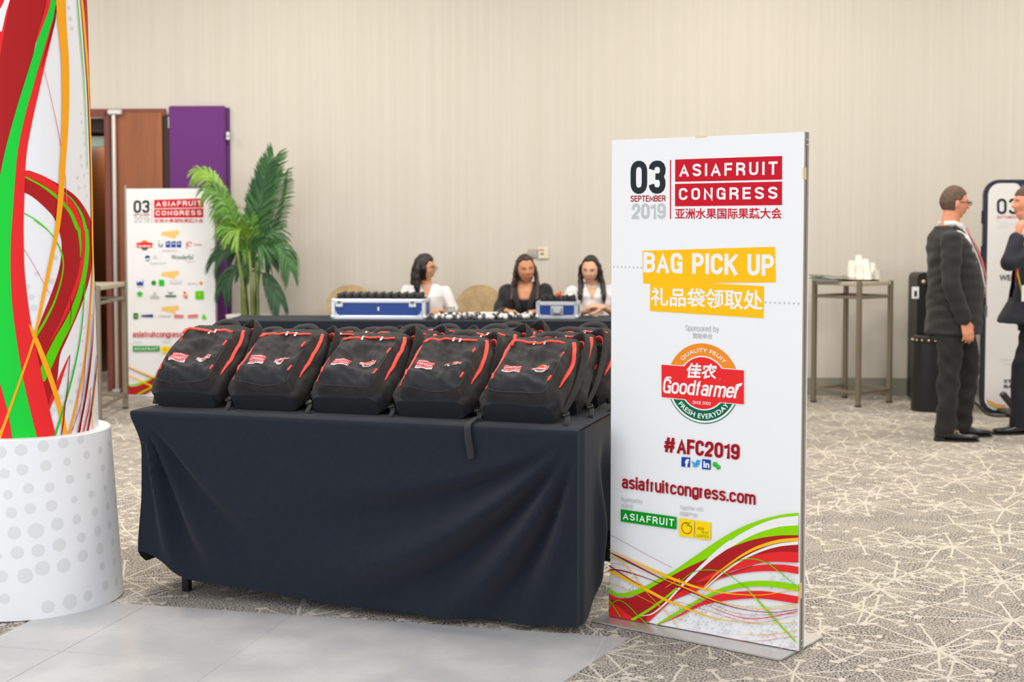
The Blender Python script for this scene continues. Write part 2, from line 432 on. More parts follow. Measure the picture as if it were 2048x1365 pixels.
def stroke_text(body, aspect, s=.16, gap=.10, shear=0., wlead=0.):
    """letters of cap height 1 and stroke s, set so that width / height of the bounds = aspect"""
    key = ('st', body, round(aspect, 2), s, gap, shear)
    if key in _tc: return _tc[key]
    lo_y = min([p[1] for ch in body for st in GL[ch][1] for p in st]); hgt = 1 - lo_y * (1 - s) if lo_y < 0 else 1
    if not any(ch.isupper() or ch.isdigit() or ch in 'bdfhklti' for ch in body): hgt -= .24
    tot = aspect * hgt; n = len(body)
    k = (tot - n * s - (n - 1) * gap) / max(.01, sum(GL[c][0] for c in body)); k = max(k, .05)
    V = []; Fc = []; x0 = 0; LF = []; si = 0
    for ch in body:
        w, sts = GL[ch]; w *= k
        for st in sts:
            si += 1
            p = [np.array((x0 + s / 2 + a * max(w, 1e-6) * (1 if w > 0 else 0), (s / 2 + b * (1 - s)) if b >= 0 else s / 2 + b * (1 - s))) for a, b in st]
            q = [p[0]]
            for t in p[1:]:
                if np.hypot(*(t - q[-1])) > 1e-4: q.append(t)
            p = q; n_ = len(p); closed = np.hypot(*(p[0] - p[-1])) < 1e-3
            # butt ends reach out by half a stroke
            if not closed:
                for e, f in ((0, 1), (-1, -2)):
                    d = p[e] - p[f]; L = np.hypot(*d); d = d / L
                    if abs(d[1]) > .6 or abs(d[0]) > .95:
                        if (p[e][1] < s * .6 or p[e][1] > 1 - s * .6 or lo_y < 0 and p[e][1] < 0 or abs(p[e][1] - (s / 2 + .74 * (1 - s))) < .02) and abs(d[1]) > .6: p[e] = p[e] + d * s / 2 / max(.6, abs(d[1]))
                        elif len(st) <= 4 and abs(d[0]) > .95 and (len(st) == 4 or ch in 'TEFL'): p[e] = p[e] + d * s / 2
            o = len(V)
            for i in range(n_):
                a = p[i] - p[i - 1] if i > 0 else (p[0] - p[-2] if closed else None); b = p[i + 1] - p[i] if i < n_ - 1 else (p[1] - p[0] if closed else None)
                if a is None: a = b
                if b is None: b = a
                a = a / np.hypot(*a); b = b / np.hypot(*b); t = a + b; L = np.hypot(*t)
                t = t / L if L > 1e-6 else a; nn = np.array((-t[1], t[0])); cs = max(.42, abs(nn @ np.array((-a[1], a[0])))); h = s / 2 / cs
                V.append(p[i] + nn * h); V.append(p[i] - nn * h); LF += [si % 3 * .00005 + i * 2e-6] * 2
            Fc += [(o + 2 * i, o + 2 * i + 1, o + 2 * i + 3, o + 2 * i + 2) for i in range(n_ - 1)]
        x0 += w + s + gap
    V = np.array(V); V[:, 1] = np.clip(V[:, 1], -.5, 1.0); V[:, 0] += V[:, 1] * shear
    lo, hi = V.min(0), V.max(0); _tc[key] = ((V - lo) / (hi - lo), Fc, LF); return _tc[key]
def _stext(self, body, quad, ik, parent, s=.16, gap=.10, shear=0.):
    tl, tr, br, bl = [np.array(self.uv(*p)) for p in quad]
    asp = (np.hypot(*(tr - tl)) + np.hypot(*(br - bl))) / (np.hypot(*(tl - bl)) + np.hypot(*(tr - br)))
    w, f, lf = stroke_text(body, asp, s, gap, shear)
    uv = [tuple(bl * (1 - a) * (1 - b) + br * a * (1 - b) + tr * a * b + tl * (1 - a) * b) for a, b in w]
    return self.put('lettering', uv, f, ik, parent, lf)
Flat.stext = _stext
# ------------------------------------------------------------------ setting
WD = Vector((1, -.045, 0)).normalized(); WO = Vector((0, 12.27, 0)); WN = Vector((WD.y, -WD.x, 0))   # WN points to the camera
def WP(px, py, off=0.0):
    d = Vector(ray(px, py)); o = Vector((0, 0, H)); t = (WO + WN * off - o).dot(WN) / d.dot(WN); return o + d * t
def wx(px): return (WP(px, 500) - WO).dot(WD)
def wz(py, px=400): return WP(px, py).z
def wbox(mb, x0, x1, z0, z1, o0, o1, bev=0.):
    """box on the back wall: x along the wall, o out of it"""
    R = Matrix.Rotation(math.atan2(WD.y, WD.x), 3, 'Z')
    c = WO + WD * ((x0 + x1) / 2) + WN * ((o0 + o1) / 2) + Vector((0, 0, (z0 + z1) / 2))
    return mb.box(c, (x1 - x0, abs(o1 - o0), z1 - z0), R, bev)

def carpet_mat():
    m, t, b = base_mat('patterned_carpet')
    co = t.n('ShaderNodeTexCoord').outputs['Object']
    def burst(scale, rnd, n, R0, w, off):
        v = t.n('ShaderNodeTexVoronoi', voronoi_dimensions='2D'); v.inputs['Scale'].default_value = scale; v.inputs['Randomness'].default_value = rnd
        c2 = t.vm('ADD', co, off); t.put(v.inputs['Vector'], c2)
        d = t.vm('SUBTRACT', c2, v.outputs['Position'])
        sp = t.n('ShaderNodeSeparateXYZ'); t.put(sp.inputs[0], d)
        r = t.m('SQRT', t.m('ADD', t.m('MULTIPLY', sp.outputs[0], sp.outputs[0]), t.m('MULTIPLY', sp.outputs[1], sp.outputs[1])))
        sc = t.n('ShaderNodeSeparateColor'); t.put(sc.inputs[0], v.outputs['Color'])
        a = t.m('ADD', t.m('MULTIPLY', t.m('ARCTAN2', sp.outputs[1], sp.outputs[0]), n / (2 * PI)), t.m('MULTIPLY', sc.outputs[0], 20.0))
        k = t.m('FLOOR', a)
        wn = t.n('ShaderNodeTexWhiteNoise', noise_dimensions='2D')
        cb = t.n('ShaderNodeCombineXYZ'); t.put(cb.inputs[0], t.m('ADD', k, t.m('MULTIPLY', sc.outputs[1], 57.3))); t.put(cb.inputs[1], sc.outputs[2]); t.put(wn.inputs['Vector'], cb.outputs[0])
        jit = t.m('MULTIPLY', t.m('SUBTRACT', wn.outputs['Value'], .5), .5)
        f = t.m('ABSOLUTE', t.m('ADD', t.m('SUBTRACT', t.m('SUBTRACT', a, k), .5), jit))
        dist = t.m('MULTIPLY', t.m('MULTIPLY', f, 2 * PI / n), r)
        L = t.m('ADD', R0 * .55, t.m('MULTIPLY', wn.outputs['Value'], R0 * .55))
        line = t.m('MULTIPLY', t.m('LESS_THAN', dist, t.m('ADD', w, t.m('MULTIPLY', r, -.004))), t.m('LESS_THAN', r, L))
        dr = t.m('MULTIPLY', t.m('SUBTRACT', r, L), 1.0)
        dot = t.m('LESS_THAN', t.m('ADD', t.m('MULTIPLY', dr, dr), t.m('MULTIPLY', t.m('MULTIPLY', dist, dist), .35)), .0120 ** 2)
        return t.m('MAXIMUM', line, dot)
    wob = t.vm('SCALE', t.vm('SUBTRACT', t.noise(co, 18, 1, 1), (.5, .5, .5)), .012)
    co0 = co; co = t.vm('ADD', co0, wob)
    p = t.m('MAXIMUM', burst(1.6, .85, 11, .34, .0052, (0, 0, 0)), t.m('MAXIMUM', t.m('MAXIMUM', burst(2.0, .9, 8, .22, .0046, (9.3, 2.2, 0)), burst(1.7, .95, 6, .26, .0050, (3.37, 1.71, 0))), burst(2.6, 1., 4, .15, .0052, (7.1, 4.3, 0))))
    fz = t.noise(co0, 260, 2)
    p = t.m('MULTIPLY', p, t.ss(.30, .42, fz))
    speck = t.ss(.40, .58, t.noise(co0, 125, 3))
    blot = t.ss(.35, .65, t.noise(co0, 5, 2))
    base = t.mix(speck, srgb((64, 61, 58)), srgb((190, 182, 172)))
    base = t.mix(t.m('MULTIPLY', blot, .35), base, srgb((184, 174, 160)))
    t.put(b.inputs['Base Color'], t.mix(t.m('MULTIPLY', p, .92), base, srgb((212, 204, 190))))
    b.inputs['Roughness'].default_value = .95; b.inputs['Specular IOR Level'].default_value = .1
    bn = t.n('ShaderNodeBump'); bn.inputs['Strength'].default_value = .5; bn.inputs['Distance'].default_value = .004
    t.put(bn.inputs['Height'], t.m('ADD', t.noise(co0, 320, 2), t.m('MULTIPLY', p, .4))); t.put(b.inputs['Normal'], bn.outputs[0])
    return m
fl = MB().box((0, 6, -.05), (22, 24, .1)); floor = struct('floor', fl, carpet_mat())
floor['label'] = 'grey speckled carpet with cream starburst lines'

def wall_mat():
    m, t, b = base_mat('woven_wallcovering')
    co = t.n('ShaderNodeTexCoord').outputs['Object']
    st = t.noise(t.vm('MULTIPLY', co, (22, 1, .35)), 1.0, 3)
    fn = t.noise(t.vm('MULTIPLY', co, (160, 1, 6)), 1.0, 2)
    c = t.mix(t.ss(.3, .7, st), srgb((203, 197, 186)), srgb((208, 202, 192)))
    t.put(b.inputs['Base Color'], t.mix(t.m('MULTIPLY', t.ss(.3, .7, fn), .3), c, srgb((203, 195, 182))))
    b.inputs['Roughness'].default_value = .75; b.inputs['Specular IOR Level'].default_value = .25
    return m
WM = wall_mat()
ox0, ox1, oz = wx(70), wx(218), wz(236, 200)
WH = 4.6
w = MB(); wbox(w, -9.2, ox0, 0, WH, -.12, 0); wbox(w, ox1, 9.2, 0, WH, -.12, 0); wbox(w, ox0, ox1, oz, WH, -.12, 0)
struct('wall_back', w, WM)['label'] = 'tall beige wall covered in vertically woven wallcovering'
plain = mat('plaster', (214, 207, 195), .8)
struct('wall_right', MB().box((9.15, 8.5, WH / 2), (.12, 9, WH)), plain)
struct('wall_left', MB().box((-9.15, 8.5, WH / 2), (.12, 9, WH)), plain)
struct('ceiling', MB().box((0, 8.6, WH + .06), (18.6, 8.6, .1)), mat('ceiling_paint', (235, 232, 225), .9))
b_ = MB(); wbox(b_, wx(458), 9.1, 0, .155, 0, .014, .003); wbox(b_, wx(458), 9.1, 0, .012, .002, .03)
struct('baseboard_back', b_, mat('baseboard_paint', (140, 140, 128), .45), angle=30)['label'] = 'grey green baseboard along the back wall'
b_ = MB(); wbox(b_, -9.1, wx(70), 0, .155, 0, .014, .003); struct('baseboard_left', b_, MC['baseboard_paint'])

# corridor behind the open doorway and the doors
wood = None
def wood_mat(name, a, b2, rough=.35):
    m, t, b = base_mat(name)
    co = t.n('ShaderNodeTexCoord').outputs['Object']
    n1 = t.noise(t.vm('MULTIPLY', co, (7, 7, .5)), 1.0, 4); n2 = t.noise(t.vm('MULTIPLY', co, (90, 90, 3)), 1.0, 3)
    c = t.mix(t.ss(.25, .75, n1), srgb(a), srgb(b2))
    t.put(b.inputs['Base Color'], t.mix(t.m('MULTIPLY', t.ss(.4, .7, n2), .4), c, tuple(x * .6 for x in srgb(a)[:3]) + (1,)))
    b.inputs['Roughness'].default_value = rough; MC[name] = m; return m
W_leaf = wood_mat('cherry_veneer', (134, 70, 26), (164, 94, 40)); W_dark = wood_mat('dark_veneer', (92, 52, 20), (112, 64, 26)); W_fr = wood_mat('frame_veneer', (112, 50, 34), (134, 64, 44))  # paler veneer for the door leaf, darker one for the corridor
r_ = MB(); wbox(r_, ox0 - .3, ox0 + .02, 0, oz + .3, -4.2, -.12); wbox(r_, ox1 - .004, ox1 + .3, 0, oz + .3, -4.2, -.12); wbox(r_, ox0, ox1, oz, oz + .3, -4.2, -.12); wbox(r_, ox0 - .3, ox1 + .3, 0, oz + .3, -4.35, -4.2)
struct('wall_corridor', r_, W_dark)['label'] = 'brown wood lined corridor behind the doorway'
def door_root(name, label):
    o = bpy.data.objects.new(name, None); C.objects.link(o); o['kind'] = 'structure'; o['label'] = label; o.location = WP(250, 780); o.location.z = 0
    bpy.context.view_layer.update(); return o
d1 = door_root('door_1', 'open wooden double door with brown veneer and steel edge pole')
m = MB(); wbox(m, ox1 - .02, wx(226), 0, wz(222, 226), -.1, .03, .004); wbox(m, ox0, wx(336), wz(233, 300), wz(218, 300), -.1, .03, .004); obj('door_frame', m, W_fr, d1, angle=30)
m = MB(); wbox(m, wx(236), wx(330), .01, wz(226, 300), -.002, .045, .004); obj('door_leaf', m, W_leaf, d1)
lf = MB(); wbox(lf, wx(330), wx(345), .01, wz(230, 300), -.002, .02, .002); obj('hinge_stile', lf, mat('dark_brown', (52, 32, 22), .6), d1)
for yy in (245, 460, 700):
    h = MB(); a = WP(338, yy, .03); h.lathe([(.012, -.05), (.012, .05)], a, 10); obj('hinge', h, mat('brushed_steel', (196, 196, 190), .35, .7), d1, True, 40)
pm = MB(); p0 = WP(231, 500, .075); pm.lathe([(.017, .02), (.02, .03), (.02, wz(232, 231)), (.012, wz(226, 231))], (p0.x, p0.y, 0), 16); pm.box((p0.x + .015, p0.y, wz(226, 231)), (.13, .06, .05), None, .01); pm.box((p0.x, p0.y, .015), (.07, .09, .03), None, .005)
obj('pull_pole', pm, mat('satin_steel', (205, 200, 196), .4, .5), d1, True, 40, label='full height pale steel pole on the door edge')
m = MB(); wbox(m, wx(150), ox1 - .02, wz(290, 200), wz(268, 200), -.35, -.28, .004); obj('door_closer', m, mat('pale_green_metal', (190, 208, 190), .5, .2), d1, label='pale green door closer housing')
m = MB(); wbox(m, wx(202), ox1 - .03, wz(309, 200), wz(298, 200), -.33, -.25, .004); obj('closer_arm', m, MC['brushed_steel'], d1)
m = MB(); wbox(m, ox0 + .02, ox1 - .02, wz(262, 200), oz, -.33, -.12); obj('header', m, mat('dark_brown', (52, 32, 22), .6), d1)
d2 = door_root('door_2', 'purple padded door leaf folded back against the beige wall')
purple = mat('purple_fabric', (100, 34, 116), .7, bump=.25, bscale=500, sheen=.15)
m = MB(); wbox(m, wx(345), wx(456), .01, wz(213, 400), .002, .07, .012); obj('door_leaf', m, purple, d2, angle=30)
m = MB(); wbox(m, wx(456), wx(463), .01, wz(216, 460), .002, .035, .004); obj('door_edge', m, mat('dark_purple', (82, 24, 100), .6), d2)
m = MB(); a = WP(456, 272, .075); m.box(a, (.035, .02, .075), None, .006); m.lathe([(.012, 0), (.012, .02), (.006, .03)], a, 12, Matrix.Rotation(PI / 2, 3, 'X')); obj('door_latch', m, MC['brushed_steel'], d2, True, 30)

# wall sockets
for (x0, x1, y0, y1, colr, nm, lb) in ((1057, 1075, 498, 516, (172, 166, 160), 'wall_switch', 'grey switch plate on the wall above the woman in the blazer'), (1076, 1098, 496, 518, (222, 214, 192), 'wall_socket', 'cream socket plate with a red mark on the wall beside the grey one')):
    r = thing(nm, lb, 'wall plate', WP((x0 + x1) / 2, (y0 + y1) / 2, .0))
    bpy.context.view_layer.update()
    m = MB(); a = WP((x0 + x1) / 2, (y0 + y1) / 2, .008); s_ = (x1 - x0) / 2750 * 12.2; m.box(a, (s_, .014, (y1 - y0) / 2750 * 12.2), None, .004)
    obj('plate', m, mat('plate_%d' % x0, colr, .5), r)
    if nm == 'wall_socket':
        obj('red_mark', MB().box(WP(1083, 500, .017), (.04, .004, .014)), INK['pale'], r); obj('socket_hole', MB().box(WP(1084, 508, .017), (.03, .004, .016), None, .001), mat('olive', (120, 120, 80), .6), r)
    else: obj('rocker', MB().box(WP(1066, 508, .018), (.03, .006, .03), None, .002), mat('plate_%d' % x0, colr, .5), r)

# stone tiles laid in front of the carpet
TU = Vector((.9735, -.228, 0)).normalized(); TV = Vector((TU.y, -TU.x, 0)).normalized()      # TV towards the camera
TO = Vector((-1.417, 5.278, 0))
def clip(poly, a, b):
    out = []; d = (b - a)
    sd = lambda p: d.x * (p.y - a.y) - d.y * (p.x - a.x)
    for i in range(len(poly)):
        p, q = poly[i], poly[(i + 1) % len(poly)]; sp, sq = sd(p), sd(q)
        if sp >= 0: out.append(p)
        if (sp >= 0) != (sq >= 0): out.append(p.lerp(q, sp / (sp - sq)))
    return out
R0, R1 = Vector((.171, 4.378, 0)), Vector((.419, 4.852, 0)); dR = (R1 - R0)
L0, L1 = Vector((-1.805, 5.027, 0)), Vector((-1.839, 4.87, 0)); dL = (L1 - L0)
def stone_mat():
    m, t, b = base_mat('polished_stone')
    co = t.n('ShaderNodeTexCoord').outputs['Object']
    n = t.ss(.35, .7, t.noise(co, 3.5, 4)); q = t.ss(.62, .72, t.noise(co, 38, 3))
    c = t.mix(n, srgb((186, 185, 186)), srgb((200, 198, 197)))
    t.put(b.inputs['Base Color'], t.mix(t.m('MULTIPLY', q, .25), c, srgb((212, 208, 204))))
    t.put(b.inputs['Roughness'], t.m('ADD', .2, t.m('MULTIPLY', n, .1)))
    return m
SM = stone_mat()
for i in range(-3, 4):
    for j in range(-1, 6):
        if j < 0: continue
        q0 = TO + TU * (.6 * i) + TV * (.61 * j); g = .0018
        poly = [q0 + TU * g + TV * g, q0 + TU * g + TV * (.61 - g), q0 + TU * (.6 - g) + TV * (.61 - g), q0 + TU * (.6 - g) + TV * g]
        poly = clip(poly, R0 - dR * 8, R1 + dR * 8)
        if len(poly) >= 3: poly = clip(poly, L0 - dL * 30, L1 + dL * 30)
        if len(poly) < 3: continue
        mm = MB().prism([(p.x, p.y) for p in poly], lambda u, v, w: (u, v, .0005 + w), .0045)
        obj('floor_tile', mm, SM, floor)
poly = [TO + TU * -1.8, TO + TU * -1.8 + TV * 3.66, TO + TU * 2.4 + TV * 3.66, TO + TU * 2.4]
poly = clip(poly, R0 - dR * 8, R1 + dR * 8); poly = clip(poly, L0 - dL * 30, L1 + dL * 30)
obj('tile_joint', MB().prism([(p.x, p.y) for p in poly], lambda u, v, w: (u, v, .0003 + w), .0025), mat('joint_grout', (228, 222, 214), .8), floor)

# ------------------------------------------------------------------ large free-standing sign
alu = mat('aluminium', (176, 170, 164), .38, .75)
board = mat('foam_board', (236, 236, 237), .5, spec=.4)
def free_sign(name, label, a, b, ztop, plate_pts=None, thick=.05):
    F1 = Flat(a, b, ztop, .012)
    root = thing(name, label, 'sign', F1.at(F1.W / 2, -.012, -thick / 2)); bpy.context.view_layer.update()
    R = Matrix(((F1.U.x, F1.N.x, 0), (F1.U.y, F1.N.y, 0), (0, 0, 1)))
    def bx(mb, u0, u1, v0, v1, w0, w1, bev=0.): return mb.box(F1.at((u0 + u1) / 2, (v0 + v1) / 2, (w0 + w1) / 2), (u1 - u0, w1 - w0, v1 - v0), R, bev)
    m = MB(); bx(m, 0, F1.W, 0, F1.Hh, -.006, 0, .0008); fp = obj('front_board', m, board, root)
    m = MB(); bx(m, 0, F1.W, 0, F1.Hh, -thick, -thick + .006, .0008); obj('back_board', m, board, root)
    m = MB(); bx(m, F1.W - .02, F1.W - .001, 0, F1.Hh + .002, -thick * .5 + .003, -.006); obj('edge_profile', m, alu, root)
    m = MB(); bx(m, F1.W - .02, F1.W - .001, 0, F1.Hh + .002, -thick + .006, -thick * .5 - .003); obj('edge_profile', m, alu, root)
    m = MB(); bx(m, F1.W - .02, F1.W - .006, 0, F1.Hh, -thick * .5 - .004, -thick * .5 + .004); obj('edge_groove', m, mat('groove_dark', (60, 52, 50), .6), root)
    m = MB(); bx(m, .001, .02, 0, F1.Hh, -thick + .006, -.006); obj('edge_profile', m, alu, root)
    m = MB(); bx(m, .02, F1.W - .02, F1.Hh - .02, F1.Hh - .001, -thick + .006, -.006); obj('top_rail', m, board, root)
    return F1, root, fp, bx
bl = G(1220, 1232, .012); br = G(1597, 1303, .012)
S, sroot, SP, sbx = free_sign('display_sign', 'large white bag pick up sign on a silver base plate in the foreground', bl, br, 1.7915)
pl = MB(); f0 = G(1180, 1245); f1 = G(1561, 1325); f2 = G(1645, 1277)
du = (f1 - f0).normalized(); dv = (f2 - f1); dv = dv - du * dv.dot(du); fl_ = (f1 - f0).length; dp = dv.length; dv.normalize()
c_ = .015; outl = []
for (cx, cy, a0) in ((c_, c_, 180), (fl_ - c_, c_, 270), (fl_ - c_, dp - c_, 0), (c_, dp - c_, 90)):
    for k in range(6):
        a = math.radians(a0 + 18 * k); outl.append((cx + c_ * math.cos(a), cy + c_ * math.sin(a)))
pl.prism(outl, lambda u, v, w: f0 + du * u + dv * v + Vector((0, 0, .003 + w)), .006)
obj('base_plate', pl, mat('base_metal', (205, 202, 198), .32, .55), sroot, label='silver grey metal base plate')
for vv in (1.755, .03):
    m = MB()
    for k in (-.011, .011):
        for e in (0, .018):
            m.ball(S.at(S.W + .001, vv - e, -.025 + k * .5), .0032, 8, 6)
    obj('screw', m, MC['brushed_steel'], sroot, True)
m = MB(); sbx(m, S.uv(1391, 272)[0], S.uv(1414, 272)[0], S.Hh - .004, S.Hh + .0025, -.02, .0006); sbx(m, S.W - .004, S.W + .0014, 1.62, 1.66, -.02, .0006); sbx(m, S.W - .005, S.W + .0014, .18, .235, -.02, .0006)
obj('adhesive_tape', m, mat('tape', (226, 200, 150), .5), sroot, label='pale yellow tape tabs')

def c3(x, y): return (1210 + x / 3.330, 250 + y / 3.329)
def c4(x, y): return (1210 + x / 3.791, 640 + y / 3.791)
def c5(x, y): return (1170 + x / 3.412, 940 + y / 3.412)
def h5(x, y): return (1220 + x / 5.389, 270 + y / 5.389)
def l6(x, y): return (1310 + x / 6.825, 670 + y / 6.825)
def Q(cv, *p): return [cv(*q) for q in p]
def header(T, par, q, small=False):
    """the date and title block; q maps the big sign's header crop to pixels"""
    T.stext('03', Q(q, (222, 280), (600, 274), (598, 636), (222, 638)), 'black', par, .19, .05)
    T.stext('SEPTEMBER', Q(q, (222, 655), (600, 652), (598, 718), (222, 722)), 'maroon', par, .17, .08)
    T.stext('2019', Q(q, (232, 740), (600, 736), (602, 905), (230, 908)), 'grey', par, .20, .07)
    T.poly(Q(q, (647, 270), (659, 270), (658, 906), (646, 906)), 'crim', par, 'divider_line')
    T.poly(Q(q, (703, 266), (1856, 227), (1856, 482), (703, 506)), 'crim', par, 'title_bar')
    T.poly(Q(q, (702, 529), (1855, 503), (1855, 757), (702, 770)), 'crim', par, 'title_bar')
    T.stext('ASIAFRUIT', Q(q, (746, 317), (1808, 285), (1806, 434), (746, 454)), 'white', par, .19, .32)
    T.stext('CONGRESS', Q(q, (744, 574), (1808, 558), (1806, 706), (744, 718)), 'white', par, .19, .32)
    T.text('亚洲水果国际果蔬大会', Q(q, (704, 792), (1856, 786), (1856, 906), (703, 908)), 'crim', par, .016)
header(S, SP, h5)
# yellow banners
S.poly(Q(c3, (251, 839), (1132, 812), (1138, 1049), (256, 1057)), 'yellow', SP, 'yellow_banner')
S.poly(Q(c3, (303, 1056), (685, 1053), (1060, 1075), (1056, 1288), (301, 1239)), 'yellow', SP, 'yellow_banner')
S.stext('BAG PICK UP', Q(c3, (258, 848), (1128, 864), (1126, 1014), (258, 990)), 'white', SP, .195, .075)
S.text('礼品袋领取处', Q(c3, (308, 1080), (1052, 1100), (1052, 1238), (308, 1205)), 'white', SP, .022)
for (xa, ya, xb, yb, n) in ((60, 945, 243, 951, 8), (1070, 1182, 1290, 1190, 8)):
    uvs = []; fs = []
    for k in range(n):
        u, v = S.uv(*c3(xa + (xb - xa) * k / (n - 1), ya + (yb - ya) * k / (n - 1))); o = len(uvs)
        uvs += [(u + .0033 * math.cos(a * PI / 5), v + .0033 * math.sin(a * PI / 5)) for a in range(10)]; fs.append(tuple(range(o, o + 10)))
    S.put('dotted_line', uvs, fs, 'grey', SP)
S.stext('Sponsored by', Q(c4, (611, 38), (865, 48), (865, 104), (611, 92)), 'grey', SP, .11, .09)
S.text('赞助单位', Q(c4, (666, 100), (816, 106), (815, 146), (666, 142)), 'grey', SP, .012)
# round fruit label
def ring(T, cx, cy, r0, r1, a0, a1, ik): T.disc(cx, cy, r0, ik, SP, 'label_ring', a0, a1, r1)
cxp, cyp = l6(655, 660)
u0, v0 = S.uv(cxp, cyp)
Rv = lambda px: px / 6.825 / F * (S.at(u0, v0).y)      # label radius in metres from vertical crop pixels
S.disc(cxp, cyp, Rv(545), 'gforange', SP, 'label_ring', 0, 180)
S.disc(cxp, cyp, Rv(558), 'gfgreen', SP, 'label_ring', 180, 360); S.disc(cxp, cyp, Rv(546), 'white', SP, 'label_ring', 180, 360); S.disc(cxp, cyp, Rv(518), 'gfgreen', SP, 'label_ring', 180, 360)
S.disc(cxp, cyp, Rv(376), 'white', SP, 'label_disc')
def rr(q, ik, nm):
    S.poly(q, ik, SP, nm)
rr(Q(l6, (85, 398), (1232, 474), (1230, 958), (86, 862)), 'white', 'label_plate')
S.disc(cxp, cyp, Rv(358), 'red', SP, 'label_disc')
rr(Q(l6, (100, 408), (1210, 484), (1220, 492), (1220, 940), (1212, 949), (104, 852), (96, 843), (94, 415)), 'red', 'label_plate')
S.arc_text('QUALITY FRUIT', cxp, cyp, Rv(415), Rv(480), 137, 42, 'white', SP, .02, 1.1)
S.arc_text('FRESH EVERYDAY', cxp, cyp, Rv(490), Rv(420), 220, 326, 'white', SP, .02, 1.05)
S.text('佳农', Q(l6, (438, 382), (850, 396), (850, 610), (438, 590)), 'white', SP, .028, shear=.15)
S.stext('Goodfarmer', Q(l6, (115, 590), (1160, 668), (1130, 870), (115, 795)), 'white', SP, .16, .03, .10)
S.strip([(1105, 745, 4), (1120, 700, 34), (1150, 690, 46), (1180, 675, 34), (1200, 656, 2)], 'white', SP, l6, 1 / 6.825, 'leaf_mark')
S.strip([(135, 620, 4), (160, 585, 18), (205, 580, 22), (240, 590, 8)], 'white', SP, l6, 1 / 6.825, 'leaf_mark')
S.stext('SINCE 2002', Q(l6, (520, 900), (768, 918), (766, 962), (520, 946)), 'white', SP, .13, .1)
for (x, y) in ((891, 605), (1128, 846)): S.disc(*l6(x, y), Rv(19), 'pale', SP, 'registered_mark', 0, 360, Rv(14))
S.stext('#AFC2019', Q(c4, (454, 888), (1026, 945), (1022, 1066), (452, 1004)), 'maroon', SP, .19, .07)
# social marks
S.poly(Q(c4, (585, 1040), (649, 1044), (647, 1118), (583, 1112)), 'blue', SP, 'square_mark'); S.text('f', Q(c4, (610, 1054), (642, 1056), (640, 1118), (610, 1114)), 'white', SP, .05)
tw = [(664, 1068), (675, 1080), (692, 1086), (694, 1070), (708, 1060), (718, 1066), (727, 1062), (721, 1074), (720, 1092), (706, 1112), (684, 1118), (664, 1108), (680, 1104), (668, 1094), (672, 1090), (663, 1080)]
S.poly(Q(c4, *tw), 'sky', SP, 'bird_mark')
S.poly(Q(c4, (741, 1056), (805, 1062), (804, 1137), (740, 1131)), 'blue', SP, 'square_mark'); S.text('in', Q(c4, (750, 1070), (797, 1076), (796, 1124), (750, 1120)), 'white', SP, .04)
for (x, y, r) in ((838, 1096, 21), (862, 1116, 20)):
    S.disc(*c4(x, y), r * .92 / 3.791 / F * 4.9, 'wgreen', SP, 'bubble_mark')
    for e in (-7, 7): S.disc(*c4(x + e, y - 4), 2.6 / 3.791 / F * 4.9, 'white', SP, 'bubble_dot')
S.stext('asiafruitcongress.com', Q(c5, (257, 38), (1168, 150), (1168, 256), (257, 140)), 'maroon', SP, .165, .07)
S.stext('Organised by', Q(c5, (252, 184), (396, 202), (394, 236), (252, 218)), 'grey', SP, .11, .09); S.text('主办方', Q(c5, (253, 228), (332, 236), (332, 264), (253, 254)), 'grey', SP, .012)
S.stext('Together with', Q(c5, (652, 240), (808, 256), (806, 290), (652, 272)), 'grey', SP, .11, .09); S.text('同期举办', Q(c5, (653, 284), (770, 296), (769, 326), (653, 312)), 'grey', SP, .012)
S.poly(Q(c5, (250, 268), (630, 322), (628, 406), (250, 351)), 'afgreen', SP, 'green_bar'); S.stext('ASIAFRUIT', Q(c5, (264, 290), (614, 336), (612, 388), (264, 338)), 'white', SP, .19, .26)
S.poly(Q(c5, (649, 329), (751, 343), (749, 463), (648, 450)), 'yel2', SP, 'yellow_square'); S.poly(Q(c5, (759, 345), (863, 360), (861, 480), (757, 465)), 'yel2', SP, 'yellow_square')
S.disc(*c5(700, 397), .0185, 'wine', SP, 'fruit_mark', 60, 395, .0215)
S.strip([(690, 362, 2), (712, 378, 7), (730, 390, 2)], 'afgreen', SP, c5, 1 / 3.412, 'leaf_mark'); S.strip([(728, 352, 2), (712, 372, 5), (700, 388, 2)], 'afgreen', SP, c5, 1 / 3.412, 'leaf_mark')
S.text('ASIA', Q(c5, (770, 386), (818, 392), (818, 414), (770, 406)), 'wine', SP, 0, shear=.2); S.text('FRUIT', Q(c5, (802, 416), (850, 422), (850, 440), (802, 434)), 'afgreen', SP); S.text('LOGISTICA', Q(c5, (768, 438), (852, 448), (850, 466), (768, 456)), 'afgreen', SP)
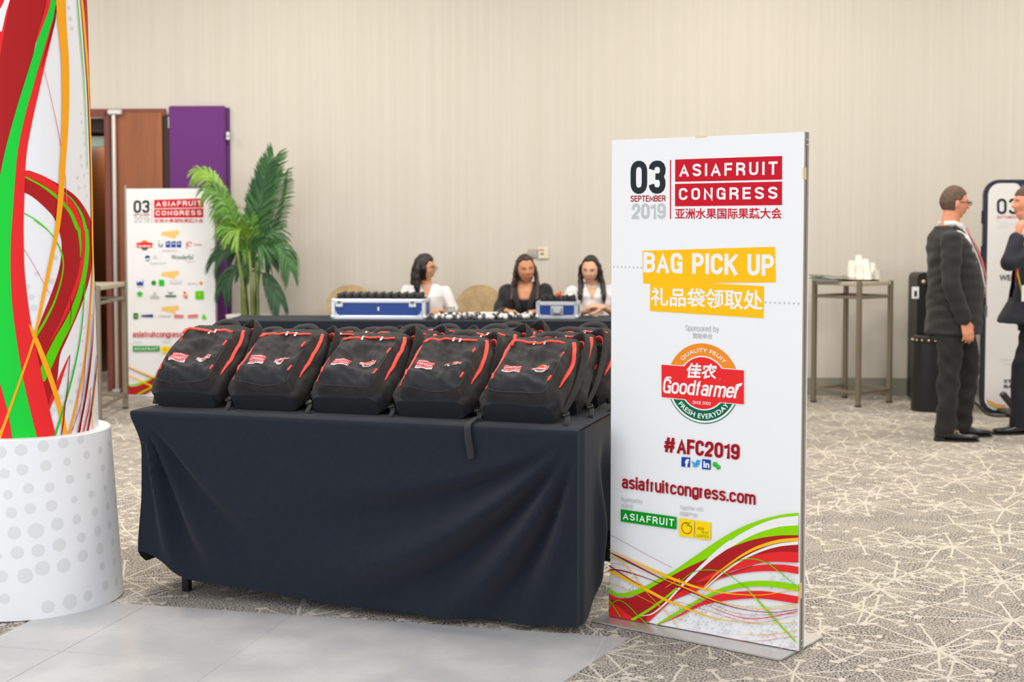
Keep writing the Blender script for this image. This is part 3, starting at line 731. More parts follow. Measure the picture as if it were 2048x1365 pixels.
# halftone dots
rnd = random.Random(5); uvs = []; fs = []
for i in range(30):
    for j in range(16):
        x, y = 600 + i * 30 + (j % 2) * 15, 880 + j * 22 + i * 3
        if x > 1440 or y < 900 + (x - 600) * -.05 or y > 1035 + (x - 600) * .24: continue
        if rnd.random() < .25: continue
        u, v = S.uv(*c5(x + rnd.uniform(-4, 4), y + rnd.uniform(-4, 4))); r = rnd.uniform(.0018, .0052); o = len(uvs)
        uvs += [(u + r * math.cos(a * PI / 5), v + r * math.sin(a * PI / 5)) for a in range(10)]; fs.append(tuple(range(o, o + 10)))
for i in range(8):
    for j in range(6):
        for (bx0, by0) in ((195, 715), (1270, 705)):
            if rnd.random() < .35: continue
            u, v = S.uv(*c5(bx0 + i * 22, by0 + j * 20)); r = rnd.uniform(.0018, .004); o = len(uvs)
            uvs += [(u + r * math.cos(a * PI / 5), v + r * math.sin(a * PI / 5)) for a in range(10)]; fs.append(tuple(range(o, o + 10)))
S.put('halftone_dots', uvs, fs, 'dot', SP)
B5 = lambda up, lo, k: S.band(up, lo, k, SP, c5)
S5 = lambda pts, k: S.strip(pts, k, SP, c5, 1 / 3.412)
E_ = 1462
B5([(165, 842), (230, 878), (310, 872), (400, 835), (520, 765), (600, 720), (700, 668), (800, 622), (885, 578), (1010, 522), (1100, 490), (1200, 463), (1330, 445), (E_, 443)],
   [(165, 1010), (300, 1030), (405, 1040), (480, 985), (560, 915), (640, 862), (740, 828), (830, 785), (900, 745), (1000, 660), (1100, 596), (1200, 540), (1300, 497), (E_, 465)], 'dred')
B5([(165, 842), (230, 872), (310, 868), (390, 838)], [(165, 880), (220, 890), (300, 872), (390, 840)], 'red')
B5([(165, 888), (230, 925), (300, 985), (380, 1030), (420, 1040)], [(165, 1010), (230, 1015), (300, 1025), (380, 1040), (420, 1045)], 'red')
B5([(430, 1005), (520, 935), (600, 870), (700, 810), (800, 775), (900, 735), (960, 700)], [(430, 1045), (520, 960), (600, 893), (700, 850), (800, 808), (900, 748), (960, 705)], 'red')
B5([(165, 795), (215, 835), (280, 838), (360, 815), (430, 785), (520, 735), (600, 695), (750, 592), (900, 490), (1050, 402), (1200, 342), (1350, 305), (E_, 292)],
   [(165, 832), (225, 862), (290, 864), (400, 835), (520, 766), (600, 722), (700, 668), (800, 622), (885, 578), (960, 512), (1060, 440), (1200, 368), (1330, 327), (E_, 311)], 'green')
B5([(960, 513), (1060, 441), (1200, 369), (1330, 328), (E_, 312)], [(960, 545), (1010, 525), (1100, 470), (1200, 425), (1330, 388), (E_, 377)], 'white')
B5([(1005, 526), (1100, 470), (1200, 425), (1330, 388), (E_, 377)], [(1005, 527), (1100, 492), (1200, 465), (1330, 447), (E_, 444)], 'green')
S5([(640, 818, 14), (700, 758, 18), (790, 672, 22), (880, 590, 30), (960, 528, 40), (1010, 495, 46)], 'white')
S5([(390, 997, 3), (470, 978, 9), (560, 905, 12), (640, 818, 14)], 'white')
B5([(800, 775), (900, 692), (1000, 655), (1150, 588), (1230, 550), (1330, 520), (E_, 507)], [(800, 790), (900, 735), (1050, 625), (1200, 580), (1330, 562), (E_, 562)], 'dred')
B5([(770, 762), (900, 692), (1050, 622), (1200, 576), (1330, 558), (E_, 560)], [(770, 768), (900, 732), (1000, 692), (1100, 662), (1200, 634), (1300, 625), (E_, 632)], 'red')
B5([(870, 762), (1050, 682), (1200, 648), (1350, 645), (E_, 660)], [(870, 764), (950, 735), (1050, 708), (1200, 690), (1350, 692), (E_, 709)], 'red')
B5([(780, 790), (880, 730), (1000, 700), (1150, 652)], [(780, 794), (880, 742), (1000, 712), (1150, 658)], 'dred')
B5([(470, 1062), (490, 1054), (600, 985), (720, 915), (850, 845), (950, 800), (1080, 765), (1200, 755), (1330, 762), (E_, 785)],
   [(470, 1066), (500, 1056), (620, 995), (740, 925), (850, 870), (950, 828), (1080, 800), (1200, 793), (1330, 802), (E_, 829)], 'green')
B5([(470, 1068), (620, 1003), (760, 922), (900, 855), (1000, 835), (1130, 825), (1250, 828), (E_, 862)], [(470, 1070), (640, 1002), (780, 934), (900, 900), (1000, 887), (1130, 876), (1250, 880), (E_, 912)], 'red')
S5([(820, 800, 6), (900, 712, 7), (1000, 635, 10), (1100, 570, 16), (1200, 522, 20), (1330, 485, 22), (E_, 472, 22)], 'yellow')
S5([(825, 808, 8), (915, 728, 9), (1020, 650, 11), (1120, 588, 14), (1230, 540, 18), (1340, 510, 20), (E_, 497, 22)], 'white')
S5([(325, 1026, 20), (450, 950, 18), (560, 870, 16), (635, 805, 14)], 'green')
S5([(1105, 800, 6), (1200, 905, 10), (1300, 1015, 12), (1445, 1172, 10)], 'green')
S5([(165, 682, 16), (300, 748, 20), (440, 822, 20), (560, 885, 18), (700, 943, 12), (850, 998, 8), (1000, 1030, 5), (1200, 1048, 4), (E_, 1040, 3)], 'yellow')
S5([(170, 540, 4), (300, 602, 6), (430, 665, 13), (560, 722, 18), (680, 768, 18), (800, 806, 13), (950, 836, 9), (1100, 850, 6), (1250, 848, 5), (E_, 808, 5)], 'yellow')
S5([(170, 558, 3), (260, 602, 12), (400, 674, 10), (520, 735, 7), (640, 790, 9), (780, 850, 10), (900, 898, 7), (1050, 942, 5), (1200, 966, 4), (1330, 968, 4), (E_, 948, 5)], 'wine')
S5([(540, 742, 3), (700, 806, 8), (850, 872, 8), (1000, 918, 4), (1200, 946, 3), (E_, 925, 3)], 'yellow')
S5([(165, 680, 8), (260, 686, 9), (400, 727, 6), (520, 772, 4), (700, 842, 2), (900, 925, 2), (1100, 985, 2), (E_, 978, 2)], 'wine')
S5([(165, 645, 9), (250, 702, 7), (340, 760, 5), (400, 790, 3)], 'wine')
S5([(165, 432, 2), (300, 505, 2), (450, 588, 2), (600, 665, 2)], 'wine')
S5([(165, 632, 3), (230, 640, 3), (330, 668, 2), (450, 715, 1)], 'pale')
S5([(175, 596, 5), (230, 605, 4), (300, 635, 4), (345, 655, 2)], 'green')
S5([(640, 790, 3), (690, 735, 5), (760, 692, 5), (860, 680, 5), (960, 700, 5), (1060, 765, 5), (1105, 800, 6)], 'mgreen')
S5([(935, 700, 2), (1050, 622, 5), (1150, 605, 6), (1250, 633, 6), (1350, 706, 6), (1447, 788, 5)], 'mgreen')
S5([(172, 935, 4), (215, 895, 5), (262, 893, 5), (320, 938, 5), (380, 1000, 6), (435, 1050, 6)], 'mgreen')
S5([(166, 872, 7), (210, 935, 6), (252, 1002, 6)], 'mgreen')
S5([(178, 582, 4), (250, 622, 5), (330, 700, 5), (420, 820, 4), (500, 905, 4), (560, 965, 5), (648, 1082, 4)], 'orange')
S5([(165, 765, 4), (260, 800, 4), (400, 870, 4), (520, 930, 3)], 'orange')
S5([(850, 925, 3), (1000, 985, 4), (1120, 1010, 5), (1250, 1005, 5), (E_, 962, 6)], 'red')
S5([(640, 895, 2), (850, 960, 2), (1150, 1040, 2), (E_, 990, 2)], 'wine'); S5([(700, 1075, 2), (900, 1125, 2), (1150, 1165, 3), (E_, 1130, 3)], 'pale')
S5([(1050, 1120, 2), (1250, 1122, 4), (E_, 1094, 4)], 'orange'); S5([(1100, 1185, 2), (1300, 1212, 2), (E_, 1205, 2)], 'pale'); S5([(1150, 928, 2), (1300, 930, 3), (E_, 908, 4)], 'green')
S5([(1150, 945, 2), (1300, 948, 2), (E_, 932, 3)], 'orange'); S5([(560, 800, 3), (640, 750, 4), (660, 735, 3)], 'yellow')
S5([(620, 1050, 2), (700, 980, 3), (780, 880, 3), (860, 790, 3)], 'orange')

# ------------------------------------------------------------------ printed column on its dotted plinth
CX, CYc = -1.922, 5.409
COLR = (.2745, .24, .361, .321)
class Cone:
    def __init__(s, cx, cy, r0, z0, r1, z1): s.cx, s.cy = cx, cy; s.k = (r1 - r0) / (z1 - z0); s.b = r0 - s.k * z0; s.layer = 0
    def hit(s, px, py):
        d = ray(px, py); o = np.array([0, 0, H]); ox, oy = o[0] - s.cx, o[1] - s.cy
        q = s.b + s.k * o[2]
        A = d[0] ** 2 + d[1] ** 2 - (s.k * d[2]) ** 2; B = 2 * (ox * d[0] + oy * d[1] - s.k * d[2] * q); Cc = ox ** 2 + oy ** 2 - q * q
        D = max(0, B * B - 4 * A * Cc); t = (-B - math.sqrt(D)) / (2 * A); p = o + d * t
        return math.atan2(p[1] - s.cy, p[0] - s.cx), p[2]
    def at(s, th, z, w): r = s.b + s.k * z + w; return (s.cx + r * math.cos(th), s.cy + r * math.sin(th), z)
    def w(s): s.layer += 1; return .0004 + .00018 * s.layer
    def strip(s, pts, ik, par, zlim=(0, 9)):
        c = catmull(pts, 24); n = len(c); wd = max(p[2] for p in pts); na = max(2, int(wd / 5)); w = s.w(); vs = []
        for i in range(n):
            t = c[min(i + 1, n - 1)][:2] - c[max(i - 1, 0)][:2]; L = np.hypot(*t); t = t / (L if L > 1e-9 else 1); nn = np.array([-t[1], t[0]]); h = max(c[i][2], .35) / 2
            for k in range(na + 1):
                q = c[i][:2] + nn * h * (2 * k / na - 1); th, z = s.hit(*q); z = min(max(z, zlim[0]), zlim[1]); vs.append(s.at(th, z, w))
        fs = [(i * (na + 1) + k, i * (na + 1) + k + 1, (i + 1) * (na + 1) + k + 1, (i + 1) * (na + 1) + k) for i in range(n - 1) for k in range(na)]
        return obj('printed_ribbon', MB().add(vs, fs), INK[ik], par, True, fixn=False)
    def dots(s, lst, ik, par, name='halftone_dots', zlim=(0, 9)):
        vs = []; fs = []; w = s.w()
        for (px, py, r) in lst:
            th, z = s.hit(px, py); R = s.b + s.k * z; rr_ = r / F * 5.2; o = len(vs)
            vs.append(s.at(th, z, w))
            for ring_ in (.5, 1):
                for a in range(16): vs.append(s.at(th + ring_ * rr_ * math.cos(a * PI / 8) / R, min(max(z + ring_ * rr_ * math.sin(a * PI / 8), zlim[0]), zlim[1]), w))
            for a in range(16):
                b = (a + 1) % 16; fs.append((o, o + 1 + a, o + 1 + b)); fs.append((o + 1 + a, o + 17 + a, o + 17 + b, o + 1 + b))
        return obj(name, MB().add(vs, fs), ik if not isinstance(ik, str) else INK[ik], par, True, fixn=False)
PT = .679
col = thing('printed_column', 'round white column printed with red, green and orange ribbons on a dotted white plinth', 'column', (CX, CYc, 0)); bpy.context.view_layer.update()
vinyl = mat('white_vinyl', (236, 236, 238), .5, spec=.35)
K = Cone(CX, CYc, COLR[0], PT, COLR[1], 3.2); KP = Cone(CX, CYc, COLR[2], 0, COLR[3], PT)
shaft = obj('shaft', MB().lathe([(K.b + K.k * z, z) for z in (PT, 1.2, 2.0, 3.2)], (CX, CYc, 0), 256), vinyl, col, True, 40)
pr = [(COLR[2], .004), (COLR[3], PT - .004), (COLR[3] - .004, PT), (.1, PT)]
plinth = obj('plinth', MB().lathe(pr, (CX, CYc, 0), 192), vinyl, col, True, 40)
def k1(*pts): return [(x / 2.968, y / 2.967, w / 2.968) for x, y, w in pts]
def k2(*pts): return [(x / 2.968, 440 + y / 2.967, w / 2.968) for x, y, w in pts]
ZL = (PT, 3.19)
KS = lambda pts, ik: K.strip(pts, ik, shaft, ZL)
K.dots([(x / 2.968, y / 2.967, r / 2.968) for x, y, r in ((407, 45, 12), (418, 110, 14), (427, 170, 14), (400, 240, 8), (485, 725, 13), (497, 790, 13), (503, 855, 13), (480, 930, 13), (487, 985, 13), (517, 970, 12), (460, 1055, 13), (500, 1040, 13), (470, 1115, 13), (505, 1105, 12), (515, 1160, 12), (482, 675, 8), (522, 1030, 10))] +
       [(x / 2.968, 440 + y / 2.967, r / 2.968) for x, y, r in ((187, 460, 17), (200, 522, 20), (305, 365, 17), (165, 395, 14), (330, 225, 15), (218, 318, 14), (300, 1040, 18), (312, 1130, 18), (270, 1120, 15), (377, 920, 16), (410, 970, 15), (360, 1050, 15), (430, 900, 13), (420, 1080, 15), (455, 1020, 14), (470, 950, 13), (480, 860, 12), (500, 640, 10), (520, 700, 11), (490, 720, 10), (440, 1160, 15), (480, 1140, 14), (510, 1050, 12), (500, 960, 11), (535, 900, 11), (545, 1000, 11), (530, 1130, 12), (470, 1230, 14), (430, 1240, 14))], 'lgrey', shaft, zlim=ZL)
KS(k1((20, 600, 80), (30, 300, 120), (40, 100, 130), (60, -40, 100)), 'red')
KS(k1((-60, 1200, 240), (10, 800, 200), (60, 560, 170), (95, 350, 190), (130, 170, 200), (175, 0, 225), (190, -60, 230)), 'dred')
KS(k1((-30, 170, 90), (20, 60, 40), (62, -50, 25)), 'white')
# loop
KS(k1((140, 1070, 130), (230, 1110, 140), (330, 1180, 165), (400, 1250, 185)) + k2((452, 60, 200), (458, 180, 185), (440, 320, 188), (390, 480, 190), (325, 640, 185), (275, 780, 170), (275, 940, 130), (285, 1060, 60), (282, 1120, 14)), 'dred')
KS(k1((145, 1028, 36), (260, 1072, 46), (345, 1145, 52), (425, 1235, 44), (470, 1330, 36)) + k2((490, 60, 30), (492, 200, 26), (470, 330, 24), (430, 450, 22), (375, 580, 14), (300, 720, 4)), 'red')
KS(k1((148, 1050, 8), (250, 1105, 12), (345, 1178, 18), (415, 1260, 20), (455, 1350, 22)) + k2((466, 60, 18), (476, 160, 10), (474, 220, 3)), 'mgreen')
KS(k1((375, 1140, 4), (430, 1190, 8), (482, 1275, 14), (506, 1360, 18)) + k2((512, 70, 20), (515, 180, 24), (497, 330, 28), (458, 480, 36), (405, 610, 45), (345, 720, 52), (285, 850, 58), (240, 950, 56)), 'mgreen')
KS(k2((200, 0, 4), (300, 80, 6), (362, 190, 8), (372, 300, 8), (332, 460, 10), (272, 590, 14), (212, 692, 14)), 'mgreen')
KS(k2((418, 470, 4), (420, 540, 5), (412, 620, 3)), 'wine')
KS(k2((408, 810, 4), (372, 900, 16), (335, 1000, 26), (305, 1070, 22), (285, 1140, 6)), 'red')
# white inner gap, green and red main ribbons
KS(k1((330, -60, 46), (314, 30, 42), (272, 180, 62), (212, 400, 72), (150, 620, 84), (88, 860, 92), (52, 1040, 98), (20, 1300, 120)) + k2((0, 300, 130), (10, 600, 150), (40, 850, 180), (85, 1050, 190), (140, 1340, 200)), 'cgreen')
KS(k1((292, -60, 30), (280, 40, 24), (235, 180, 14), (205, 270, 3)), 'red')
KS(k1((333, 60, 4), (300, 190, 22), (250, 380, 32), (210, 540, 40), (170, 700, 48), (132, 900, 52), (118, 1080, 58), (105, 1340, 68)) + k2((103, 100, 74), (104, 300, 82), (122, 520, 94), (148, 700, 100), (186, 900, 112), (225, 1080, 112), (285, 1330, 110)), 'red')
KS(k1((330, 30, 4), (318, 130, 14), (284, 260, 10), (245, 400, 4)), 'wine')
KS(k2((-50, 900, 60), (-5, 1060, 60), (25, 1180, 60), (45, 1340, 70)), 'red')
KS(k2((140, 170, 3), (200, 270, 3), (260, 380, 3), (300, 450, 2)), 'pale')
KS(k1((262, 420, 3), (300, 580, 3), (345, 790, 4), (380, 1010, 4), (396, 1240, 3)), 'pale')
KS(k1((140, 1265, 6), (210, 1305, 6), (280, 1362, 4)), 'mgreen')
KS(k1((355, -40, 60), (366, 150, 50), (382, 350, 44), (386, 560, 42), (382, 760, 38), (370, 960, 34), (358, 1160, 33), (340, 1340, 28)) + k2((325, 120, 22), (290, 290, 22), (250, 480, 20), (217, 640, 16), (188, 750, 14), (120, 950, 14), (40, 1180, 16), (0, 1290, 18)), 'orange')
KS(k2((172, 620, 4), (208, 700, 26), (262, 840, 32), (318, 1000, 30), (360, 1150, 28), (400, 1340, 24)), 'orange')
KS(k1((476, -40, 14), (490, 100, 15), (505, 300, 14), (519, 500, 12), (527, 700, 10), (535, 950, 9), (541, 1250, 9)) + k2((542, 80, 10), (545, 300, 9), (532, 520, 8), (520, 680, 9), (490, 900, 10), (450, 1090, 11), (395, 1320, 12)), 'orange')
KS(k1((498, -40, 18), (512, 200, 13), (524, 430, 7), (533, 700, 3)), 'dred')
KS(k1((452, -30, 5), (472, 220, 5), (492, 470, 4), (506, 760, 3), (514, 1000, 2)), 'dgreen')
KS(k2((498, 380, 5), (484, 600, 6), (458, 780, 7), (418, 960, 9), (370, 1130, 11), (312, 1320, 12)), 'dgreen')
KS(k2((560, 370, 3), (552, 520, 3), (540, 760, 6), (508, 1020, 9), (455, 1300, 10)), 'wine')
KS(k2((572, 800, 3), (558, 960, 6), (540, 1110, 9), (508, 1290, 9)), 'wine')
KS(k2((410, 800, 4), (398, 980, 5), (380, 1110, 7), (372, 1200, 7), (352, 1320, 6)), 'wine')
KS(k2((530, 1000, 3), (520, 1120, 6), (478, 1310, 8)), 'red')
for i, (a, b, c) in enumerate(((512, 480, 2), (536, 560, 3), (528, 640, 2), (505, 760, 3), (470, 900, 3), (575, 850, 4))):
    KS(k2((a, b, 1.5), (a - 8 - 6 * i, b + 300, c), (a - 60 - 14 * i if i < 5 else a - 15, 1310, c)), ('pale', 'wine', 'grey', 'wine', 'pale', 'orange')[i])
# plinth dots
pd = ((0, 212, 30), (104, 202, 28), (216, 182, 27), (317, 165, 26), (405, 150, 20), (435, 226, 21), (503, 204, 18), (547, 172, 16), (22, 320, 24), (111, 300, 27), (229, 280, 26), (336, 260, 20), (515, 292, 20), (563, 265, 15), (351, 348, 22), (443, 331, 16),
      (142, 395, 25), (249, 388, 23), (525, 391, 16), (572, 362, 15), (39, 425, 22), (457, 424, 20), (372, 450, 18), (578, 450, 16), (56, 517, 27), (150, 495, 27), (258, 480, 27), (475, 512, 23), (540, 485, 20), (71, 617, 32), (179, 606, 38), (288, 572, 31), (385, 550, 24), (588, 545, 16),
      (490, 608, 27), (549, 578, 22), (86, 717, 31), (191, 706, 32), (297, 677, 33), (408, 641, 26), (500, 698, 30), (565, 664, 20), (0, 735, 12), (126, 833, 37), (212, 795, 36), (320, 781, 35), (415, 732, 31), (512, 784, 22), (572, 762, 20), (8, 836, 30), (22, 948, 26), (241, 988, 32), (351, 962, 38), (440, 933, 28), (528, 882, 27), (583, 860, 22), (600, 640, 14), (607, 760, 14))
KP.dots([(x / 2.504, 820 + y / 2.504, r / 2.504) for x, y, r in pd], mat('plinth_dot', (220, 220, 221), .5), plinth, 'printed_dots', (0.005, PT - .006))
# ------------------------------------------------------------------ tables under black cloths
A3 = lambda *p: np.array(p)
cloth_m = mat('black_table_cloth', (27, 33, 44), .85, var=.06, vscale=40, bump=.35, bscale=420, sheen=.10, spec=.2)
blackmetal = mat('black_metal', (24, 24, 26), .4, .4)
def frame_of(o, u, v): return lambda a, b, z: Vector((o[0] + u.x * a + v.x * b, o[1] + u.y * a + v.y * b, z))
T0 = Vector((-1.51, 5.462, 0)); TL = 1.836; TD = .78; TZ = .74
tu = Vector((.952, -.3056, 0)).normalized(); tv = Vector((-tu.y, tu.x, 0)); TF = frame_of(T0, tu, tv)
TROT = math.atan2(tu.y, tu.x)
def fold_table(fr, L, D, z, rot, label, u, v, ins=.14):
    r = thing('folding_table', label, 'table', fr(L / 2, D / 2, 0), rot); bpy.context.view_layer.update()
    R = Matrix.Rotation(rot, 3, 'Z')
    obj('tabletop', MB().box(fr(L / 2, D / 2, z - .025), (L - .03, D - .03, .03), R, .005), mat('table_board', (120, 100, 80), .6), r, angle=30)
    for a in (ins, L - ins * .8):
        for b in (.1, D - .1):
            obj('leg', MB().box(fr(a, b, (z - .04) / 2), (.032, .032, z - .04), R, .004), blackmetal, r, angle=30)
    for b in (.1, D - .1):
        obj('apron_rail', MB().box(fr(L / 2, b, z - .055), (L - .2, .02, .03), R, .003), blackmetal, r)
    return r
fold_table(TF, TL, TD, TZ, TROT, 'folding table under the black cloth in the foreground, its leg feet showing', tu, tv, .17)
def sm(a, b, x): x = min(1, max(0, (x - a) / (b - a))); return x * x * (3 - 2 * x)
def gs(x, c, w): return math.exp(-((x - c) / w) ** 2)
def nz(x, y, z=0.): return noise.noise(Vector((x, y, z)))
def front_pt(s, t):     # s 0..1 along the front, t 0..1 down
    hem = .105 * (1 - sm(0, .16, s)) + .05 * (1 - sm(.1, .6, s)) + .028 - .03 * gs(s, .75, .2) * 0
    z = TZ - (TZ - hem) * t
    x = s * TL
    dR, dL = TL - x, x; dz = TZ - z
    d = 0
    r = math.hypot(dR, dz); th = math.degrees(math.atan2(dz, max(dR, 1e-4) * .9))
    env = sm(.04, .45, r) * (1 - sm(.75, 1.35, r))
    th2 = th + 16 * r
    d += env * .075 * (gs(th2, 52, 5.5) - .8 * gs(th2, 62, 5) + .9 * gs(th2, 72, 4.5) - .7 * gs(th2, 80, 4) + .6 * gs(th2, 88, 4) - .55 * gs(th2, 41, 6) + .3 * gs(th2, 33, 5))
    d *= 1 - .6 * sm(.7, 1, t)
    r = math.hypot(dL, dz); th = math.degrees(math.atan2(dz, max(dL, 1e-4)))
    env = sm(.03, .3, r) * (1 - sm(.5, 1.1, r)); th2 = th + 4 * r
    d += env * .036 * (1 - .5 * sm(.7, 1, t)) * (gs(th2, 76, 3.5) - .8 * gs(th2, 68, 4) + .8 * gs(th2, 59, 4) - .7 * gs(th2, 49, 5) + .4 * gs(th2, 40, 5))
    d += .012 * nz(x * 1.6, z * 2.4, 3.1) * sm(0, .3, dz)
    d += .010 * sm(0, 1, t) + .006 * math.sin(x * 5 + 2) * t
    # left edge pulled in below the corner
    inn = .042 * sm(0, .28, t) - .012 * sm(.6, 1, t)
    x2 = x + inn * (1 - sm(0, .2, s)) - (.0 + .012 * gs(t, 0, .1)) * (1 - sm(0, .04, s)) + .012 * (t) * sm(.85, 1, s) * 0
    edge = .016 * (1 - sm(0, .035, t))
    d -= edge * .6 * (1 - sm(0, .02, t))
    return TF(x2, -d - .012, z)
def side_pt(w, t, sx=1):   # right hand side, w 0..1 to the back
    b = w * TD
    hem = .03 + .33 * sm(.08, .6, w) * (1 - .25 * sm(.7, 1, w))
    z = TZ - (TZ - hem) * t; dz = TZ - z
    d = .012
    d += sm(.1, .6, t) * (.022 * gs(w, .30, .055) - .025 * gs(w, .40, .05) + .035 * gs(w, .52, .06) - .03 * gs(w, .63, .05) + .03 * gs(w, .8, .07))
    d += .02 * gs(w, .36, .1) * gs(t, .72, .2)
    if w < .001: p = front_pt(1, t); return p
    q = front_pt(1, t); k = sm(0, .06, w)
    p = TF(TL + d * k, b, z)
    p.z = q.z * (1 - sm(0, .1, w)) + z * sm(0, .1, w) if w < .1 else z
    return p
m = MB()
m.grid(lambda a, b: front_pt(a, b), 150, 60)
m.grid(lambda a, b: side_pt(a, b), 60, 44)
def left_pt(w, t):
    q = front_pt(0, t); b = w * TD; z = TZ - (TZ - .12) * t
    p = TF(-.005 + (.03 * sm(0, .3, t)) * (1 - w) - .012 * math.sin(w * 14) * t, b, z); k = sm(0, .08, w)
    return q.lerp(p, k)
m.grid(lambda a, b: left_pt(a, b), 30, 24)
m.grid(lambda a, b: TF(a * TL, TD + .008 + .012 * math.sin(a * 30) * b, TZ - b * .66), 60, 6)
def top_pt(a, b):
    x = a * TL; y = b * TD; e = min(1, min(b, 1 - b) * TD / .012, min(a, 1 - a) * TL / .012)
    p = TF(x, y, TZ + .003 + .004 * math.sqrt(max(0, e)) + .0015 * nz(x * 6, y * 6) * e)
    if b < .03: f = front_pt(a, 0); p = Vector((f.x, f.y, f.z + .0)).lerp(p, b / .03 if b > 0 else 0)
    return p
m.grid(top_pt, 150, 40)
cl = obj('tablecloth', m, cloth_m, None, True, 60); tag(cl, 'black cloth draped over the foreground table and hanging in soft folds', 'tablecloth')

# back row tables with three seated women behind
BY, BZ, BD = 10.63, .757, .68
bu = Vector((1, -.012, 0)).normalized(); bv = Vector((-bu.y, bu.x, 0))
for n_, (x0, x1, lb) in enumerate(((-2.24, -.565, 'left folding table under the black cloth in front of the seated women'), (-.555, 1.22, 'right folding table under the black cloth in front of the seated women'))):
    BF = frame_of(Vector((x0, BY - .012 * (x0), 0)), bu, bv); L = x1 - x0
    fold_table(BF, L, BD, BZ, math.atan2(bu.y, bu.x), lb, bu, bv)
    def fp(a, t, L=L, BF=BF, n_=n_):
        j = a * L if n_ else (1 - a) * L      # distance from the joint of the two cloths
        d = .012 + .028 * math.sin(j * 46) * math.exp(-j / .22) * sm(0, .5, t) + .008 * nz(a * 4, t * 3, n_) * t
        return BF(a * L, -d, BZ - t * (BZ - .03))
    m = MB(); m.grid(fp, 110, 16)
    for e in (0, 1):
        m.grid(lambda w, t, e=e: BF(e * L + (.006 if e else -.006) + (.01 * math.sin(w * 16) * t) * (1 if e else -1) * (0 if (e == 0) == (n_ == 1) else 1), w * BD - .012 * (1 - w), BZ - t * (BZ - .03)), 24, 8)
    m.grid(lambda a, b: BF(a * L, -.012 + b * (BD + .02), BZ + .004 * min(1, min(b, 1 - b) * 30)), 40, 20)
    m.grid(lambda a, t: BF(a * L, BD + .008, BZ - t * .4), 20, 4)
    tag(obj('tablecloth', m, cloth_m, None, True, 60), ('black cloth on the back table under the long blue case', 'black cloth on the back table under the small blue case')[n_], 'tablecloth')

# ------------------------------------------------------------------ backpacks
fab = mat('backpack_fabric', (42, 39, 38), .75, var=.22, vscale=30, bump=.7, bscale=520, sheen=.08, spec=.25)
fab2 = mat('backpack_base', (27, 29, 35), .7, var=.1, vscale=30, bump=.5, bscale=520, sheen=.08, spec=.3)  # navy tint puts the reflected blue daylight into the base colour
web = mat('webbing', (38, 36, 35), .75, bump=.8, bscale=700, sheen=.1)
redz = mat('red_trim', (244, 62, 40), .6, sheen=.1)
steel = mat('zip_steel', (190, 190, 186), .3, .9)
buck = mat('buckle_plastic', (26, 26, 27), .4)
def bag_geom(seed):
    rs = random.Random(seed); sx = rs.uniform(-.012, .012); ph = rs.uniform(0, 9)
    sag = rs.uniform(.0, .02)
    W0 = .155
    def a_(y): return (W0 + .004 * math.sin(y * 9 + ph)) * (1 - .17 * sm(.33, .46, y)) * (1 - .10 * (1 - sm(0, .06, y)))
    def b_(y): return .088 + .016 * sm(0, .08, y) - .014 * sm(.12, .36, y) - .012 * sm(.38, .46, y)
    def wr(x, y, k=1.):
        return k * (.0065 * nz(x * 11, y * 9, ph) + .0045 * nz(x * 26 + y * 20, y * 22, ph + 4) - .0045 * abs(nz(x * 30, y * 13 + x * 19, ph + 8)))
    def bx(y): return sx * math.sin(y / .46 * PI) + .004 * nz(y * 10, ph)
    E = .36
    def zf(x, y):
        a, b = a_(y), b_(y); q = min(.995, abs(x - bx(y)) / a)
        return b / 2 + b / 2 * (1 - q ** (2 / E)) ** (E / 2) + wr(x, y)
    def zp(x, y):
        e = min(1, (.121 - abs(x - bx(y))) / .016); f = min(1, (y - .016) / .009, (.380 - y) / .03)
        e = max(0, e) ; f = max(0, f); k = (e * (2 - e)) * (f * (2 - f))
        puff = .033 + .014 * math.sin(min(1, max(0, (y - .03) / .35)) * PI) - sag * gs(y, .22, .07) * gs(x, .02, .07) + .008 * gs(y, .08, .04)
        return zf(x, y) - .004 + k * puff + wr(x + .3, y, 2.0) * k
    return a_, b_, bx, zf, zp, wr, E
